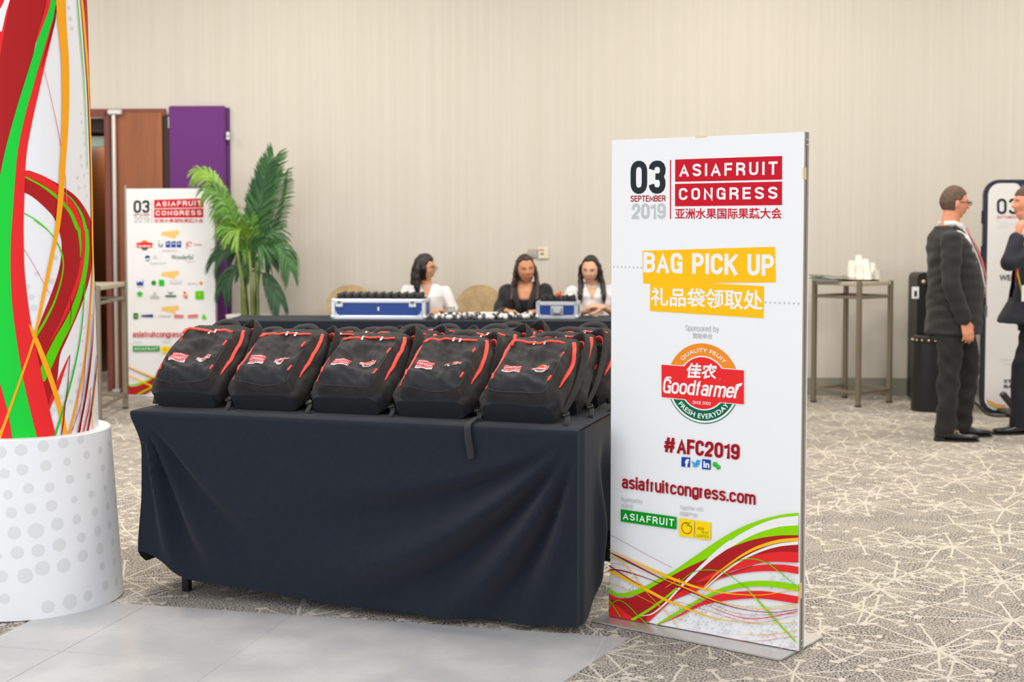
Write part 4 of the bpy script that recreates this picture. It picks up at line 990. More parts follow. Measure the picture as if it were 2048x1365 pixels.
def make_bag(seed, label, full=True, strapkind=0):
    a_, b_, bx, zf, zp, wr, E = bag_geom(seed); rs = random.Random(seed + 50)
    root = thing('backpack', label, 'backpack', group='backpacks laid in rows on the front table')
    m = MB(); secs = []
    ys = [-.0, .002, .008, .02, .04] + [.04 + .4 * k / 20 for k in range(1, 21)] + [.447, .453, .457, .459]
    n = 56
    for y in ys:
        f = 1.0
        if y < .02: f = 1 - .09 * (1 - y / .02) ** 2
        if y > .44: f = math.sqrt(max(.0, 1 - ((y - .44) / .0205) ** 2)) * .5 + .5 if y < .4585 else .5
        a, b = a_(max(0, y)) * f, b_(max(0, y)) * f; r = []
        for k in range(n):
            t = 2 * PI * k / n; ca, sa = math.cos(t), math.sin(t)
            X = bx(y) + a * math.copysign(abs(ca) ** E, ca); Z = b_(max(0, y)) / 2 + b / 2 * math.copysign(abs(sa) ** E, sa)
            Z += (wr(X, y) if sa > .1 else 0); X += wr(Z + .5, y, 1.5) * (1 if ca > 0 else -1) * min(1, abs(ca) * 2)
            r.append(Vector((X, y, max(Z, 0))))
        secs.append(r)
    m.rings(secs); lobj('body', m, fab, root, True, 55)
    # darker base panel, daylight's bluish reflection painted into its colour
    m = MB(); secs = []
    for y in (-.003, .0, .01, .022, .034):
        a, b = a_(max(0, y)) * (1 - .09 * (1 - max(0, y) / .034) ** 2) + .002, b_(max(0, y)) * (1 - .06 * (1 - max(0, y) / .034) ** 2); r = []
        for k in range(n):
            t = 2 * PI * k / n; ca, sa = math.cos(t), math.sin(t)
            X = bx(y) + a * math.copysign(abs(ca) ** E, ca); Z = b_(max(0, y)) / 2 + (b / 2 + .002) * math.copysign(abs(sa) ** E, sa)
            Z += (wr(X, max(y, 0)) if sa > .1 else 0); r.append(Vector((X, y, max(Z, 0.001))))
        secs.append(r)
    m.rings(secs); lobj('base_panel', m, fab2, root, True, 50)
    # front pocket
    X0, X1 = -.124, .124
    def pg(u, v):
        y = .014 + .37 * v; x = bx(y) + X0 + (X1 - X0) * u; return Vector((x, y, zp(x, y)))
    pk = lobj('front_pocket', MB().grid(pg, 44, 60), fab, root, True, 60)
    def pg2(u, v):
        y = .026 + .098 * v; x = bx(y) - .112 + .224 * u; e = min(1, min(u, 1 - u) * 14, v * 10, (1 - v) * 12); return Vector((x, y, zp(x, y) - .002 + .004 * math.sqrt(max(0, e))))
    lobj('pocket_base', MB().grid(pg2, 36, 16), fab2, pk, True, 60)
    # pocket seam piping
    pth = [Vector((bx(y) + x, y, zp(bx(y) + x, y) + .0015)) for x, y in [(-.109, .32), (-.111, .2), (-.111, .07), (-.104, .034), (-.06, .026), (0, .025), (.06, .026), (.104, .034), (.111, .07), (.111, .2), (.109, .32)]]
    pth = [Vector(p) for p in catmull(pth, 5)]
    lobj('seam_piping', MB().tube(pth, .0026, 6), web, pk, True)
    if full or True:
        # red zips
        pth = [(-.106, .325), (-.100, .352), (-.075, .362), (-.02, .355), (.04, .358), (.095, .360)]
        pth = catmull([(x, y, 0) for x, y in pth], 6)
        lobj('pocket_zip', MB().tube([Vector((bx(y) + x, y, zp(bx(y) + x, y) + .004)) for x, y, _ in pth], .0075, 8, .6), redz, pk, True, label='red pocket zip')
        for sgn in (-1, 1):
            pth = catmull([(sgn * .138, .10 if sgn > 0 else .07, 0), (sgn * .140, .2, 0), (sgn * .136, .30, 0), (sgn * .130, .36, 0), (sgn * .118, .405, 0)], 6)
            rr_ = [.0088 * min(1, .35 + i / 8) for i in range(len(pth))]
            lobj('side_zip', MB().tube([Vector((bx(y) + x * .985, y, zf(bx(y) + x * .985, y) + .001)) for x, y, _ in pth], rr_, 8, .6), redz, root, True, label='red main zip')
        # flap above pocket
        lobj('zip_flap', MB().grid(lambda u, v: Vector((bx(.37) - .118 + .236 * u, .366 + .04 * v, zf(bx(.37) + (-.118 + .236 * u) * .9, .37 + .04 * v) + .024 * math.sin((1 - v) * PI / 2) * (1 - (2 * u - 1) ** 6) + .001)), 24, 6), fab, root, True)
        # zip pulls
        for k in (-1, 1):
            x = bx(.38) + rs.uniform(-.03, .05) + .012 * k; y = .358
            lobj('zip_pull', MB().box((x, y - .008, zp(x, y) + .008), (.008, .024, .003), None, .001), steel, pk, label='metal zip pull')
        # red side tabs
        for sgn, yy in ((1, .26), (1, .1), (-1, .09)):
            x = bx(yy) + sgn * .106
            lobj('side_tab', MB().box((x, yy, zp(x, yy) + .002), (.008, .034, .006), Matrix.Rotation(-.15 * sgn, 3, 'Z'), .002), redz, pk)
    # carry handle
    z0 = .045
    pth = catmull([(-.052, .445, z0), (-.05, .478, z0 + .004), (-.02, .497, z0 + .012), (.03, .497, z0 + .014), (.056, .476, z0 + .006), (.058, .445, z0)], 6)
    lobj('carry_handle', MB().tube(pth, .013, 10, .28, up=(0, 0, 1)), web, root, True)
    for x in (-.052, .057):
        lobj('handle_tab', MB().box((x, .452, z0 + .006), (.024, .036, .022), None, .005), redz, root, True, 30, label='red handle anchor')
    # shoulder straps bulging from behind the sides
    for sgn in (-1, 1):
        if sgn < 0: q = [(-.05, .44, -.004), (-.10, .465, -.012), (-.155, .40, -.03), (-.165, .25, -.01), (-.15, .08, .008), (-.14, .01, .006)]
        else:
            k = rs.uniform(0, .02)
            q = [(.05, .445, .0), (.10, .485 + k, .01 + k), (.158, .450 + k, .055 + k), (.172, .34, .045), (.168, .18, .02), (.15, .04, .006)]
        pth = catmull(q, 7); lobj('shoulder_strap', MB().tube(pth, [.027 - .012 * sm(.55, 1, i / (len(pth) - 1)) for i in range(len(pth))], 10, .2, up=(sgn * .8, 0, .6)), fab, root, True)
    lobj('strap_lining', MB().tube(catmull([(.10, .478, .004), (.150, .447, .046), (.166, .375, .048)], 6), [.016, .018, .02, .02, .02, .02, .02, .018, .016, .014, .012, .01, .008][:13], 10, .2, up=(.8, 0, .6)), redz, root, True, label='red strap lining')
    lobj('webbing_strap', MB().tube(catmull([(.15, .06, .012), (.178, .02, .02), (.185, -.03, .006 + .02), (.16 + rs.uniform(-.05, .03), -.045, -.016)], 6), .010, 8, .12, up=(0, 0, 1)), web, root, True)
    lobj('buckle', MB().box((.168, .035, .022), (.03, .022, .012), Matrix.Rotation(.5, 3, 'Z'), .004), buck, root, True, 30)
    # printed marks on the pocket
    def put(par, pts, fs, ik, off, nm): return lobj(nm, MB().add([Vector((x, y, zp(x, y) + off)) for x, y in pts], fs), INK[ik], par)
    def gridmark(x0, y0, x1, y1, ik, off, nm, skew=0.):
        nx, ny = 10, 6; pts = [(x0 + (x1 - x0) * i / nx + skew * j / ny, y0 + (y1 - y0) * j / ny) for j in range(ny + 1) for i in range(nx + 1)]
        return put(pk, pts, [(j * (nx + 1) + i, j * (nx + 1) + i + 1, (j + 1) * (nx + 1) + i + 1, (j + 1) * (nx + 1) + i) for j in range(ny) for i in range(nx)], ik, off, nm)
    lx, ly = -.086 + bx(.13), .128
    gridmark(lx, ly - .002, lx + .066, ly + .050, 'white', .0022, 'badge_back'); gridmark(lx, ly + .014, lx + .066, ly + .031, 'crim', .003, 'title_bar'); gridmark(lx, ly + .033, lx + .066, ly + .050, 'crim', .003, 'title_bar')
    for body, y0, h, ik in (('ASIAFRUIT', ly + .036, .011, 'white'), ('CONGRESS', ly + .017, .011, 'white'), ('亚洲水果国际果蔬大会', ly + .001, .011, 'crim')):
        w, f, _ = text_mesh(body, .028, 1.4 if ik == 'white' else 1.0)
        put(pk, [(lx + .004 + .058 * a, y0 + h * b) for a, b in w], f, ik, .0042, 'lettering')
    cx, cy = .052 + bx(.15), .158 + rs.uniform(-.004, .01)
    def fan(rx, ry, a0, a1, ik, off):
        pts = [(cx, cy)] + [(cx + rx * math.cos(math.radians(a0 + (a1 - a0) * i / 20)), cy + ry * math.sin(math.radians(a0 + (a1 - a0) * i / 20))) for i in range(21)]
        put(pk, pts, [(0, i, i + 1) for i in range(1, 21)], ik, off, 'badge_disc')
    fan(.0245, .027, 0, 360, 'white', .0022); fan(.0225, .025, 5, 175, 'gforange', .003); fan(.0225, .025, 185, 355, 'grey', .003)
    gridmark(cx - .031, cy - .0115, cx + .031, cy + .0115, 'white', .0036, 'badge_back'); gridmark(cx - .029, cy - .0095, cx + .029, cy + .0095, 'red', .0042, 'title_bar'); fan(.015, .0175, 0, 360, 'red', .0046)
    w, f, _ = text_mesh('Goodfarmer', .04); put(pk, [(cx - .026 + .052 * a, cy - .008 + .011 * b) for a, b in w], f, 'white', .0056, 'lettering')
    return root
def place_bag(root, s, t, yaw, tilt, z=TZ + .008, roll=0.):
    Mx = Matrix.Translation(TF(s, t, z)) @ Matrix.Rotation(TROT + yaw, 4, 'Z') @ Matrix.Rotation(tilt, 4, 'X') @ Matrix.Rotation(roll, 4, 'Y')
    root.location = Mx.translation; root.rotation_euler = Mx.to_euler(); root.scale = (1.03, BSC, .98)
fr_lab = ['black backpack with red zips at the left end of the front row', 'second backpack from the left in the front row, side zip bright red', 'middle backpack of the front row with upright round fruit badge',
          'fourth backpack of the front row, above the dangling strap', 'rightmost backpack of the front row with two steel zip pulls, nearest the white sign']
TILT = math.radians(34.5); BSC = .945
bags = []
for i in range(5):
    r = make_bag(11 + i * 3, fr_lab[i]); bags.append(r)
    place_bag(r, .18 + i * .351, (.105, .115, .12, .115, .10)[i], (.04, .02, -.01, .02, -.03)[i], TILT + (.03, -.01, -.02, -.04, -.03)[i])
bags[3].children[0]
rr2 = ['leftmost backpack of the second row, its strap showing behind the left end bag', 'second row backpack behind the gap between the first two front bags', 'second row backpack behind the middle front bag',
       'second row backpack with raised handle behind the fourth front bag', 'second row backpack behind the right end bag, orange strap lining showing']
def copy_bag(src, s, t, yaw, tilt, label, roll=0., z=TZ + .008):
    r = dup(src, (0, 0, 0), 0, label); place_bag(r, s, t, yaw, tilt, z, roll); return r
for i in range(5):
    copy_bag(bags[(i + 2) % 5], .26 + i * .338, .335, (.05, -.03, .04, -.05, .02)[i], TILT + (-.10, -.08, -.03, 0.0, -.02)[i], rr2[i])
rr3 = ['backpack in the third row behind the left half of the table', 'backpack in the third row left of the table middle', 'backpack in the third row with red handle anchors near the table middle', 'backpack in the third row right of the table middle', 'backpack in the third row at the right end beside the white sign']
for i in range(5):
    copy_bag(bags[(i + 4) % 5], .31 + i * .333, .56, (-.04, .05, -.02, .06, -.03)[i], TILT + (-.16, -.12, -.06, -.02, .0)[i], rr3[i])
# webbing end hanging over the table edge below the fourth bag
pth = catmull([TF(1.417, .10, TZ + .022), TF(1.419, .02, TZ + .014), TF(1.422, -.022, TZ + .004), TF(1.428, -.034, TZ - .04), TF(1.436, -.036, TZ - .08), TF(1.440, -.034, TZ - .115)], 6)
sb = obj('hanging_strap', MB().tube(pth, .0125, 8, .12, up=(0, 0, 1)), web, None, True)
bpy.context.view_layer.update()
sb.parent = bags[3]; sb.matrix_parent_inverse = bags[3].matrix_world.inverted()
# ------------------------------------------------------------------ second free-standing sign by the doors
def q2(x, y):      # big header crop frame -> pixels of the far sign
    return (267 + (x - 222) * (407 - 267) / (1856 - 222), 398 + (y - 240) * (446 - 398) / (907 - 240))
b2l = Vector((P(255, 600, 11.95).x, 11.95, .012)); b2r = Vector((P(430.5, 600, 11.86).x, 11.86, .012))
S2, s2root, SP2, s2bx = free_sign('display_sign', 'white sponsor logo sign standing by the doors, left of the palm', b2l, b2r, H - (378 - 461) / F * 11.95)
S2.uv0 = S2.uv
header(S2, SP2, q2)
m = MB(); s2bx(m, -.012, .004, .9, S2.Hh + .03, -.03, .004, .002); obj('side_post', m, alu, s2root)
m = MB(); s2bx(m, -.1, S2.W + .1, -.011, -.004, -.22, .16); obj('base_plate', m, MC['base_metal'], s2root)
def c50(x, y): return (160 + x / 3.791, 440 + y / 3.791)
for (y0) in (78, 385, 648):
    x0 = 618
    S2.poly(Q(c50, (x0, y0 + 14), (x0 + 128, y0), (x0 + 134, y0 + 34), (x0 + 108, y0 + 40), (x0 + 104, y0 + 66), (x0 + 20, y0 + 44), (x0, y0 + 44)), 'sand', SP2, 'sand_banner')
# goodfarmer style round badge, small
S2.disc(*c50(490, 190), .040, 'gforange', SP2, 'badge_disc', 0, 180); S2.disc(*c50(490, 198), .038, 'gfgreen', SP2, 'badge_disc', 180, 360)
S2.poly(Q(c50, (430, 172), (550, 172), (548, 212), (430, 212)), 'red', SP2, 'badge_plate'); S2.disc(*c50(490, 190), .028, 'red', SP2, 'badge_disc')
S2.text('Goodfarmer', Q(c50, (440, 188), (540, 188), (538, 206), (440, 206)), 'white', SP2, .03)
S2.disc(*c50(612, 190), .020, 'navy', SP2, 'logo_mark', 140, 400, .011); S2.disc(*c50(600, 166), .006, 'orange', SP2, 'logo_mark')
for k in range(3): S2.poly(Q(c50, (650 + k * 42, 166), (684 + k * 42, 160), (684 + k * 42, 210), (650 + k * 42, 208)), 'blue', SP2, 'logo_mark'); S2.poly(Q(c50, (658 + k * 42, 178), (676 + k * 42, 176), (676 + k * 42, 184), (658 + k * 42, 186)), 'white', SP2, 'logo_mark')
S2.text('bio sc mark', Q(c50, (620, 226), (740, 226), (740, 242), (620, 242)), 'grey', SP2) if False else None
S2.disc(*c50(832, 184), .022, 'pale', SP2, 'logo_mark', 0, 300, .014); S2.poly(Q(c50, (806, 170), (814, 170), (814, 220), (806, 220)), 'pale', SP2, 'logo_mark'); S2.poly(Q(c50, (865, 186), (922, 184), (922, 192), (865, 192)), 'pale', SP2, 'logo_mark')
S2.disc(*c50(513, 290), .024, 'blue', SP2, 'logo_mark', 0, 180); S2.disc(*c50(513, 292), .024, 'afgreen', SP2, 'logo_mark', 180, 360); S2.poly(Q(c50, (490, 296), (538, 290), (538, 302), (492, 306)), 'white', SP2, 'logo_mark')
S2.text('Wonderful', Q(c50, (692, 264), (856, 262), (856, 300), (692, 300)), 'gfgreen', SP2, .0)
for (x0, y0, x1, y1) in ((556, 268, 582, 276), (556, 284, 590, 292), (530, 322, 655, 332), (800, 310, 870, 318), (620, 226, 740, 236), (680, 456, 770, 484), (812, 474, 892, 488), (590, 720, 690, 734), (430, 504, 490, 510)):
    S2.poly(Q(c50, (x0, y0), (x1, y0), (x1, y1), (x0, y1)), 'lgrey', SP2, 'logo_text_line')
S2.poly(Q(c50, (434, 498), (430, 464), (446, 478), (458, 462), (470, 478), (484, 452), (480, 498)), 'blue', SP2, 'logo_mark')
S2.disc(*c50(560, 478), .021, 'afgreen', SP2, 'logo_mark'); S2.poly(Q(c50, (598, 454), (640, 456), (640, 502), (600, 500)), 'dgreen', SP2, 'logo_mark'); S2.disc(*c50(918, 480), .014, 'gforange', SP2, 'logo_mark')
for k in range(5):
    a = math.radians(90 + 72 * k); S2.strip([(455, 562, 8), (455 + 16 * math.cos(a), 562 - 16 * math.sin(a), 14), (455 + 26 * math.cos(a), 562 - 24 * math.sin(a), 2)], 'dgreen', SP2, c50, 1 / 3.791, 'logo_mark')
S2.strip([(535, 585, 4), (560, 572, 8), (600, 584, 4)], 'grey', SP2, c50, 1 / 3.791, 'logo_mark'); S2.poly(Q(c50, (535, 580), (602, 580), (602, 594), (535, 594)), 'grey', SP2, 'logo_text_line'); S2.disc(*c50(568, 556), .010, 'grey', SP2, 'logo_mark')
S2.strip([(666, 545, 3), (688, 558, 9), (708, 546, 3)], 'gfgreen', SP2, c50, 1 / 3.791, 'logo_mark'); S2.poly(Q(c50, (648, 572), (732, 572), (732, 584), (648, 584)), 'gfgreen', SP2, 'logo_text_line')
for (x, y, k) in ((795, 552, 'crim'), (812, 570, 'yellow'), (790, 576, 'gforange'), (806, 588, 'crim')): S2.disc(*c50(x, y), .010, k, SP2, 'logo_mark')
S2.poly(Q(c50, (876, 540), (938, 538), (940, 602), (876, 602)), 'mgreen', SP2, 'logo_mark'); S2.disc(*c50(907, 566), .009, 'pale', SP2, 'logo_mark')
S2.poly(Q(c50, (408, 708), (442, 708), (442, 750), (408, 750)), 'blk', SP2, 'logo_mark'); S2.poly(Q(c50, (414, 724), (436, 716), (436, 742), (414, 736)), 'mgreen', SP2, 'logo_mark')
S2.poly(Q(c50, (466, 722), (556, 716), (556, 738), (466, 734)), 'navy', SP2, 'logo_text_line'); S2.poly(Q(c50, (716, 716), (788, 722), (786, 742), (716, 742)), 'pale', SP2, 'logo_mark'); S2.poly(Q(c50, (818, 722), (894, 714), (896, 740), (818, 742)), 'pale', SP2, 'logo_text_line')
S2.disc(*c50(940, 724), .010, 'mgreen', SP2, 'logo_mark'); S2.poly(Q(c50, (930, 730), (952, 730), (962, 752), (926, 752)), 'mgreen', SP2, 'logo_mark')
S2.stext('asiafruitcongress.com', Q(c50, (402, 846), (880, 846), (880, 900), (402, 898)), 'crim', SP2, .15, .075)
for (x0, y0, x1, y1) in ((404, 918, 470, 926), (622, 914, 690, 922)): S2.poly(Q(c50, (x0, y0), (x1, y0), (x1, y1), (x0, y1)), 'lgrey', SP2, 'logo_text_line')
S2.poly(Q(c50, (404, 956), (606, 958), (606, 996), (404, 998)), 'afgreen', SP2, 'green_bar'); S2.text('ASIAFRUIT', Q(c50, (414, 966), (596, 968), (596, 988), (414, 988)), 'white', SP2, .02, 1.3)
S2.poly(Q(c50, (622, 960), (672, 960), (672, 1010), (622, 1010)), 'yel2', SP2, 'yellow_square'); S2.poly(Q(c50, (676, 960), (726, 960), (726, 1010), (676, 1010)), 'yel2', SP2, 'yellow_square')
S2.disc(*c50(647, 985), .012, 'wine', SP2, 'fruit_mark', 0, 360, .0095)
# wave, read off the large sign
def w2(x, y):     # big sign wave crop (c5) -> far sign pixels
    return (254 + (x - 170) * (431 - 254) / (1455 - 170), 705 + (y - 320) * .1225)
B2 = lambda up, lo, k: S2.band(up, lo, k, SP2, w2)
B2([(160, 842), (230, 878), (310, 872), (400, 835), (520, 765), (700, 668), (885, 578), (1100, 490), (1330, 445), (1470, 443)], [(160, 1010), (405, 1010), (480, 985), (600, 890), (740, 828), (900, 745), (1100, 596), (1300, 497), (1470, 465)], 'dred')
B2([(160, 795), (215, 835), (280, 838), (430, 785), (600, 695), (900, 490), (1050, 402), (1200, 342), (1470, 292)], [(160, 832), (225, 862), (290, 864), (400, 835), (600, 722), (800, 622), (960, 512), (1200, 368), (1470, 311)], 'green')
B2([(1005, 526), (1200, 425), (1470, 377)], [(1005, 527), (1200, 465), (1470, 444)], 'green')
B2([(770, 762), (1050, 622), (1200, 576), (1470, 560)], [(770, 768), (1000, 692), (1200, 634), (1470, 632)], 'red')
B2([(500, 1010), (850, 845), (1080, 765), (1200, 755), (1470, 785)], [(500, 1012), (850, 870), (1080, 800), (1200, 793), (1470, 829)], 'green')
B2([(490, 1012), (760, 922), (1000, 835), (1250, 828), (1470, 862)], [(490, 1014), (780, 934), (1130, 876), (1470, 912)], 'red')
for pts, k in (([(160, 682, 20), (440, 822, 22), (700, 943, 16), (1000, 1005, 10), (1470, 1000, 6)], 'yellow'), ([(165, 540, 10), (430, 665, 16), (680, 768, 20), (1100, 850, 12), (1470, 808, 8)], 'yellow'),
               ([(170, 558, 8), (520, 735, 12), (900, 898, 12), (1200, 966, 8), (1470, 948, 8)], 'wine'), ([(325, 1010, 22), (560, 870, 20), (635, 805, 16)], 'green'), ([(1105, 800, 12), (1300, 1000, 14)], 'green')):
    S2.strip(pts, k, SP2, w2, .13)

# ------------------------------------------------------------------ phone shaped sign
pY = 10.9
def PX(px): return P(px, 600, pY).x
def PZ(py): return H - (py - 461) / F * pY
px0 = PX(1964); PWd = 1.02; pz1 = PZ(360); pz0 = PZ(831); pr_ = .125
ph = thing('phone_sign', 'giant smartphone shaped cutout sign with black bezel at the right edge', 'sign', (px0 + PWd / 2, pY, 0), 0); bpy.context.view_layer.update()
def rrect(x0, x1, z0, z1, r, n=10):
    o = []
    for cx, cz, a0 in ((x1 - r, z1 - r, 0), (x0 + r, z1 - r, 90), (x0 + r, z0 + r, 180), (x1 - r, z0 + r, 270)):
        for k in range(n + 1): a = math.radians(a0 + 90 * k / n); o.append((cx + r * math.cos(a), cz + r * math.sin(a)))
    return o
bez = mat('phone_bezel', (30, 33, 48), .35)
obj('casing', MB().prism(rrect(px0, px0 + PWd, pz0, pz1, pr_), lambda u, v, w: (u, pY + w, v), .03), bez, ph)
obj('screen', MB().prism(rrect(px0 + .034, px0 + PWd - .034, pz0 + .034, pz1 - .028, pr_ - .03), lambda u, v, w: (u, pY - .003 + w, v), .006), mat('screen_print', (222, 220, 218), .5), ph)
nt = [(px0 + .25, pz1 - .02)] + [(px0 + .25 + .045 * math.sin(a) , pz1 - .028 - .07 * (1 - math.cos(a)) ) for a in (0, .5, 1, 1.57)] + [(px0 + .33, pz1 - .105), (px0 + PWd - .33, pz1 - .105), (px0 + PWd - .27, pz1 - .06), (px0 + PWd - .25, pz1 - .02)]
obj('notch', MB().prism(nt, lambda u, v, w: (u, pY - .006 + w, v), .006), bez, ph)
m = MB().ball((PX(2041), pY - .008, PZ(374)), (.016, .004, .016)); obj('camera_lens', m, mat('lens_blue', (60, 66, 130), .2), ph, True)
for (y0, y1) in ((422, 448), (492, 520), (533, 562)):
    obj('side_button', MB().box((px0 - .004, pY + .015, (PZ(y0) + PZ(y1)) / 2), (.014, .016, PZ(y0) - PZ(y1)), None, .003), bez, ph)
SPH = Flat((px0, pY - .004, 0), (px0 + PWd, pY - .004, 0), 1.86, 0); SPH.cl = (0, PWd, 0, 3)
c7 = lambda x, y: (1800 + x / 4.548, 340 + y / 4.55)
SPH.stext('03', Q(c7, (880, 262), (1078, 258), (1076, 404), (882, 404)), 'black', ph, .16, .12)
SPH.text('SEPTEMBER', Q(c7, (878, 418), (1080, 418), (1080, 442), (878, 444)), 'pale', ph, .01)
SPH.text('2019', Q(c7, (884, 462), (1084, 462), (1084, 526), (884, 528)), 'lgrey', ph, .0)
SPH.poly(Q(c7, (1106, 258), (1116, 258), (1116, 520), (1106, 520)), 'pale', ph, 'divider_line')
SPH.poly([(2060, 398), (2170, 398), (2170, 424), (2060, 424)], 'crim', ph, 'title_bar'); SPH.poly([(2060, 428), (2170, 428), (2170, 452), (2060, 452)], 'crim', ph, 'title_bar')
SPH.text('WECHAT', Q(c7, (905, 955), (1180, 955), (1180, 1008), (905, 1008)), 'black', ph, .02)
SPH.poly(Q(c7, (955, 862), (1200, 830), (1200, 880), (980, 890)), 'yellow', ph, 'yellow_banner')
c8 = lambda x, y: (1800 + x / 4.548, 620 + y / 4.55)
SPH.text('OTHER', Q(c8, (940, 632), (1140, 632), (1140, 662), (940, 664)), 'black', ph, .02) if False else None
SPH.text('STAY', Q(c8, (944, 634), (1110, 634), (1110, 664), (944, 666)), 'black', ph, .03); SPH.text('BAR', Q(c8, (944, 682), (1080, 682), (1080, 712), (944, 712)), 'black', ph, .03)
for y in (448, 488): SPH.poly(Q(c8, (910 + (y - 448), y - 4), (1060, y - 4), (1060, y + 4), (910 + (y - 448), y + 4)), 'lgrey', ph, 'text_line')
for k, (c, o) in enumerate((('pale', 0), ('orange', 10), ('yellow', 22), ('dgreen', 34))): SPH.strip([(790, 820 + o, 6), (830, 838 + o, 8), (880, 862 + o, 8), (960, 872 + o, 8)], c, ph, c8, 1 / 4.55)
ft = MB(); ft.box((PX(2040), pY - .10, .03), (.34, .34, .035), None, .012); ft.box((PX(2012), pY - .14, .10), (.05, .05, .22), Matrix.Rotation(-.7, 3, 'Y'), .01); obj('foot', ft, mat('foot_plastic', (38, 40, 44), .4), ph, angle=30)

# ------------------------------------------------------------------ steel cocktail tables
stl = mat('bronze_steel', (132, 122, 104), .45, .35)
topm = mat('table_laminate', (178, 170, 146), .5)
def cocktail(cx, cy, z, w, rz, label):
    r = thing('cocktail_table', label, 'table', (cx, cy, 0), rz)
    lobj('tabletop', MB().box((0, 0, z - .018), (w - .01, w - .01, .034), None, .004), topm, r, angle=30)
    for a in (-1, 1):
        for b in (-1, 1):
            lobj('leg', MB().box((a * (w / 2 - .016), b * (w / 2 - .016), (z + .004) / 2), (.036, .036, z + .004), None, .003), stl, r, angle=30)
            lobj('foot_cap', MB().box((a * (w / 2 - .016), b * (w / 2 - .016), .006), (.044, .044, .012), None, .003), blackmetal, r)
    for s in (-1, 1):
        for zz in (z - .13, .115):
            for R_ in (0, 1):
                d = (w - .07, .022, .024) if R_ == 0 else (.022, w - .07, .024)
                c = (0, s * (w / 2 - .016), zz) if R_ == 0 else (s * (w / 2 - .016), 0, zz)
                lobj('rail', MB().box(c, d, None, .003), stl, r)
    return r
ct = cocktail(P(1709, 600, 11.55).x, 11.62, 1.035, .48, math.radians(41), 'square steel framed cocktail table with paper cups, by the far wall')
ct2x = P(84, 600, 10.45).x
cocktail(ct2x, 10.75, 1.04, .9, math.radians(3), 'steel framed high table half hidden behind the printed column')
CTX, CTY, CTZ = ct.location.x, ct.location.y, 1.037
paper_w = mat('paper_cup', (238, 234, 222), .7)
tr = thing('serving_tray', 'thin black tray under the stacked paper cups', 'tray', (P(1716, 550, CTY).x, CTY - .02, CTZ + .003)); lobj('tray', MB().box((0, 0, .004), (.30, .22, .008), None, .003), blackmetal, tr)
def cup(mb, x, y, z, up=True, n=1, s=1.0):
    for k in range(n):
        z0 = z + k * .016 * s
        if up: mb.lathe([(.027 * s, z0), (.036 * s, z0 + .086 * s), (.039 * s, z0 + .090 * s), (.035 * s, z0 + .090 * s), (.026 * s, z0 + .006)], (x, y, 0), 18)
        else: mb.lathe([(.039 * s, z0), (.036 * s, z0 + .004), (.027 * s, z0 + .09 * s), (.005, z0 + .09 * s)], (x, y, 0), 18)
cups = ((1704, -.03, 2, False, 'front left short stack of white paper cups on the tray'), (1717, .03, 8, False, 'tallest stack of white paper cups, at the back of the tray'), (1731, .0, 6, False, 'second tallest stack of white paper cups, middle of the tray'),
        (1744, .04, 4, False, 'rear right stack of white paper cups on the tray'), (1735, -.09, 1, False, 'low upturned white paper cup in front of the stacks'), (1703, .06, 5, False, 'rear left stack of white paper cups on the tray'), (1755, -.07, 1, True, 'single upright white paper cup right of the stacks'), (1719, -.08, 2, False, 'short white cup stack at the front middle of the tray'))
for px, dy, n_, up, lb in cups:
    y = CTY - .02 + dy; x = P(px, 550, y).x; m = MB(); cup(m, x, y, CTZ + .012 if not (up) else CTZ + .001, up, n_)
    r = thing('paper_cup', lb, 'cup', (x, y, CTZ), group='white paper cups on the cocktail table'); bpy.context.view_layer.update(); obj('cup', m, paper_w, r, True, 50)
rnd = random.Random(3)
pc = ((52, 60, 52), (38, 40, 38), (110, 190, 90), (60, 80, 60), (44, 46, 44), (120, 130, 112), (50, 50, 48), (96, 120, 90))
pn = ('dark green', 'charcoal', 'bright green', 'moss green', 'black', 'pale sage', 'dark grey', 'olive green')
for k in range(8):
    z = CTZ + .001 + .0055 * k; x = P(1655 + rnd.uniform(-12, 14), 550, CTY).x
    o = thing('brochure', pn[k] + ' brochure in the loose pile left on the cocktail table', 'brochure', (x, CTY - .05 + rnd.uniform(-.03, .03), z), rnd.uniform(-.7, .7), 'loose brochures on the cocktail table')
    lobj('cover', MB().grid(lambda u, v: Vector((-.105 + .21 * u, -.148 + .296 * v, .004 + .004 * math.sin(u * 3 + k))), 8, 4), mat('cover_%d' % k, pc[k], .35), o, True); lobj('pages', MB().box((0, 0, .002), (.205, .29, .004)), mat('page_paper', (225, 222, 214), .8), o)

# ------------------------------------------------------------------ black bin and black case behind the man
bx_, by_ = P(1862, 700, 11.1).x, 11.1
bn = thing('litter_bin', 'black cylindrical litter bin with studded brass ring and white litter on top', 'bin', (bx_, by_, 0))
bm_ = mat('bin_black', (30, 31, 33), .42, .1)
lobj('drum', MB().lathe([(.148, 0), (.152, .01), (.152, .55), (.146, .552), (.146, .56)], (0, 0, 0), 40), bm_, bn, True, 40)
lobj('collar', MB().lathe([(.146, .555), (.150, .56), (.150, .60), (.118, .615), (.118, .575)], (0, 0, 0), 40), bm_, bn, True, 40)
for k in range(18):
    a = 2 * PI * k / 18 + .1; lobj('stud', MB().ball((.150 * math.cos(a), .150 * math.sin(a), .578), .0095, 8, 6), mat('stud_brass', (232, 205, 160), .25, .6), bn, True)
wc = thing('crumpled_cup', 'crumpled white cup lying on the black litter bin', 'litter', (bx_ + .0, by_ - .04, .618)); lobj('cup', MB().tube([(-.05, 0, .03), (-.02, 0, .038), (.02, 0, .03), (.07, 0, .022)], [.012, .030, .026, .012], 12, .8), paper_w, wc, True)
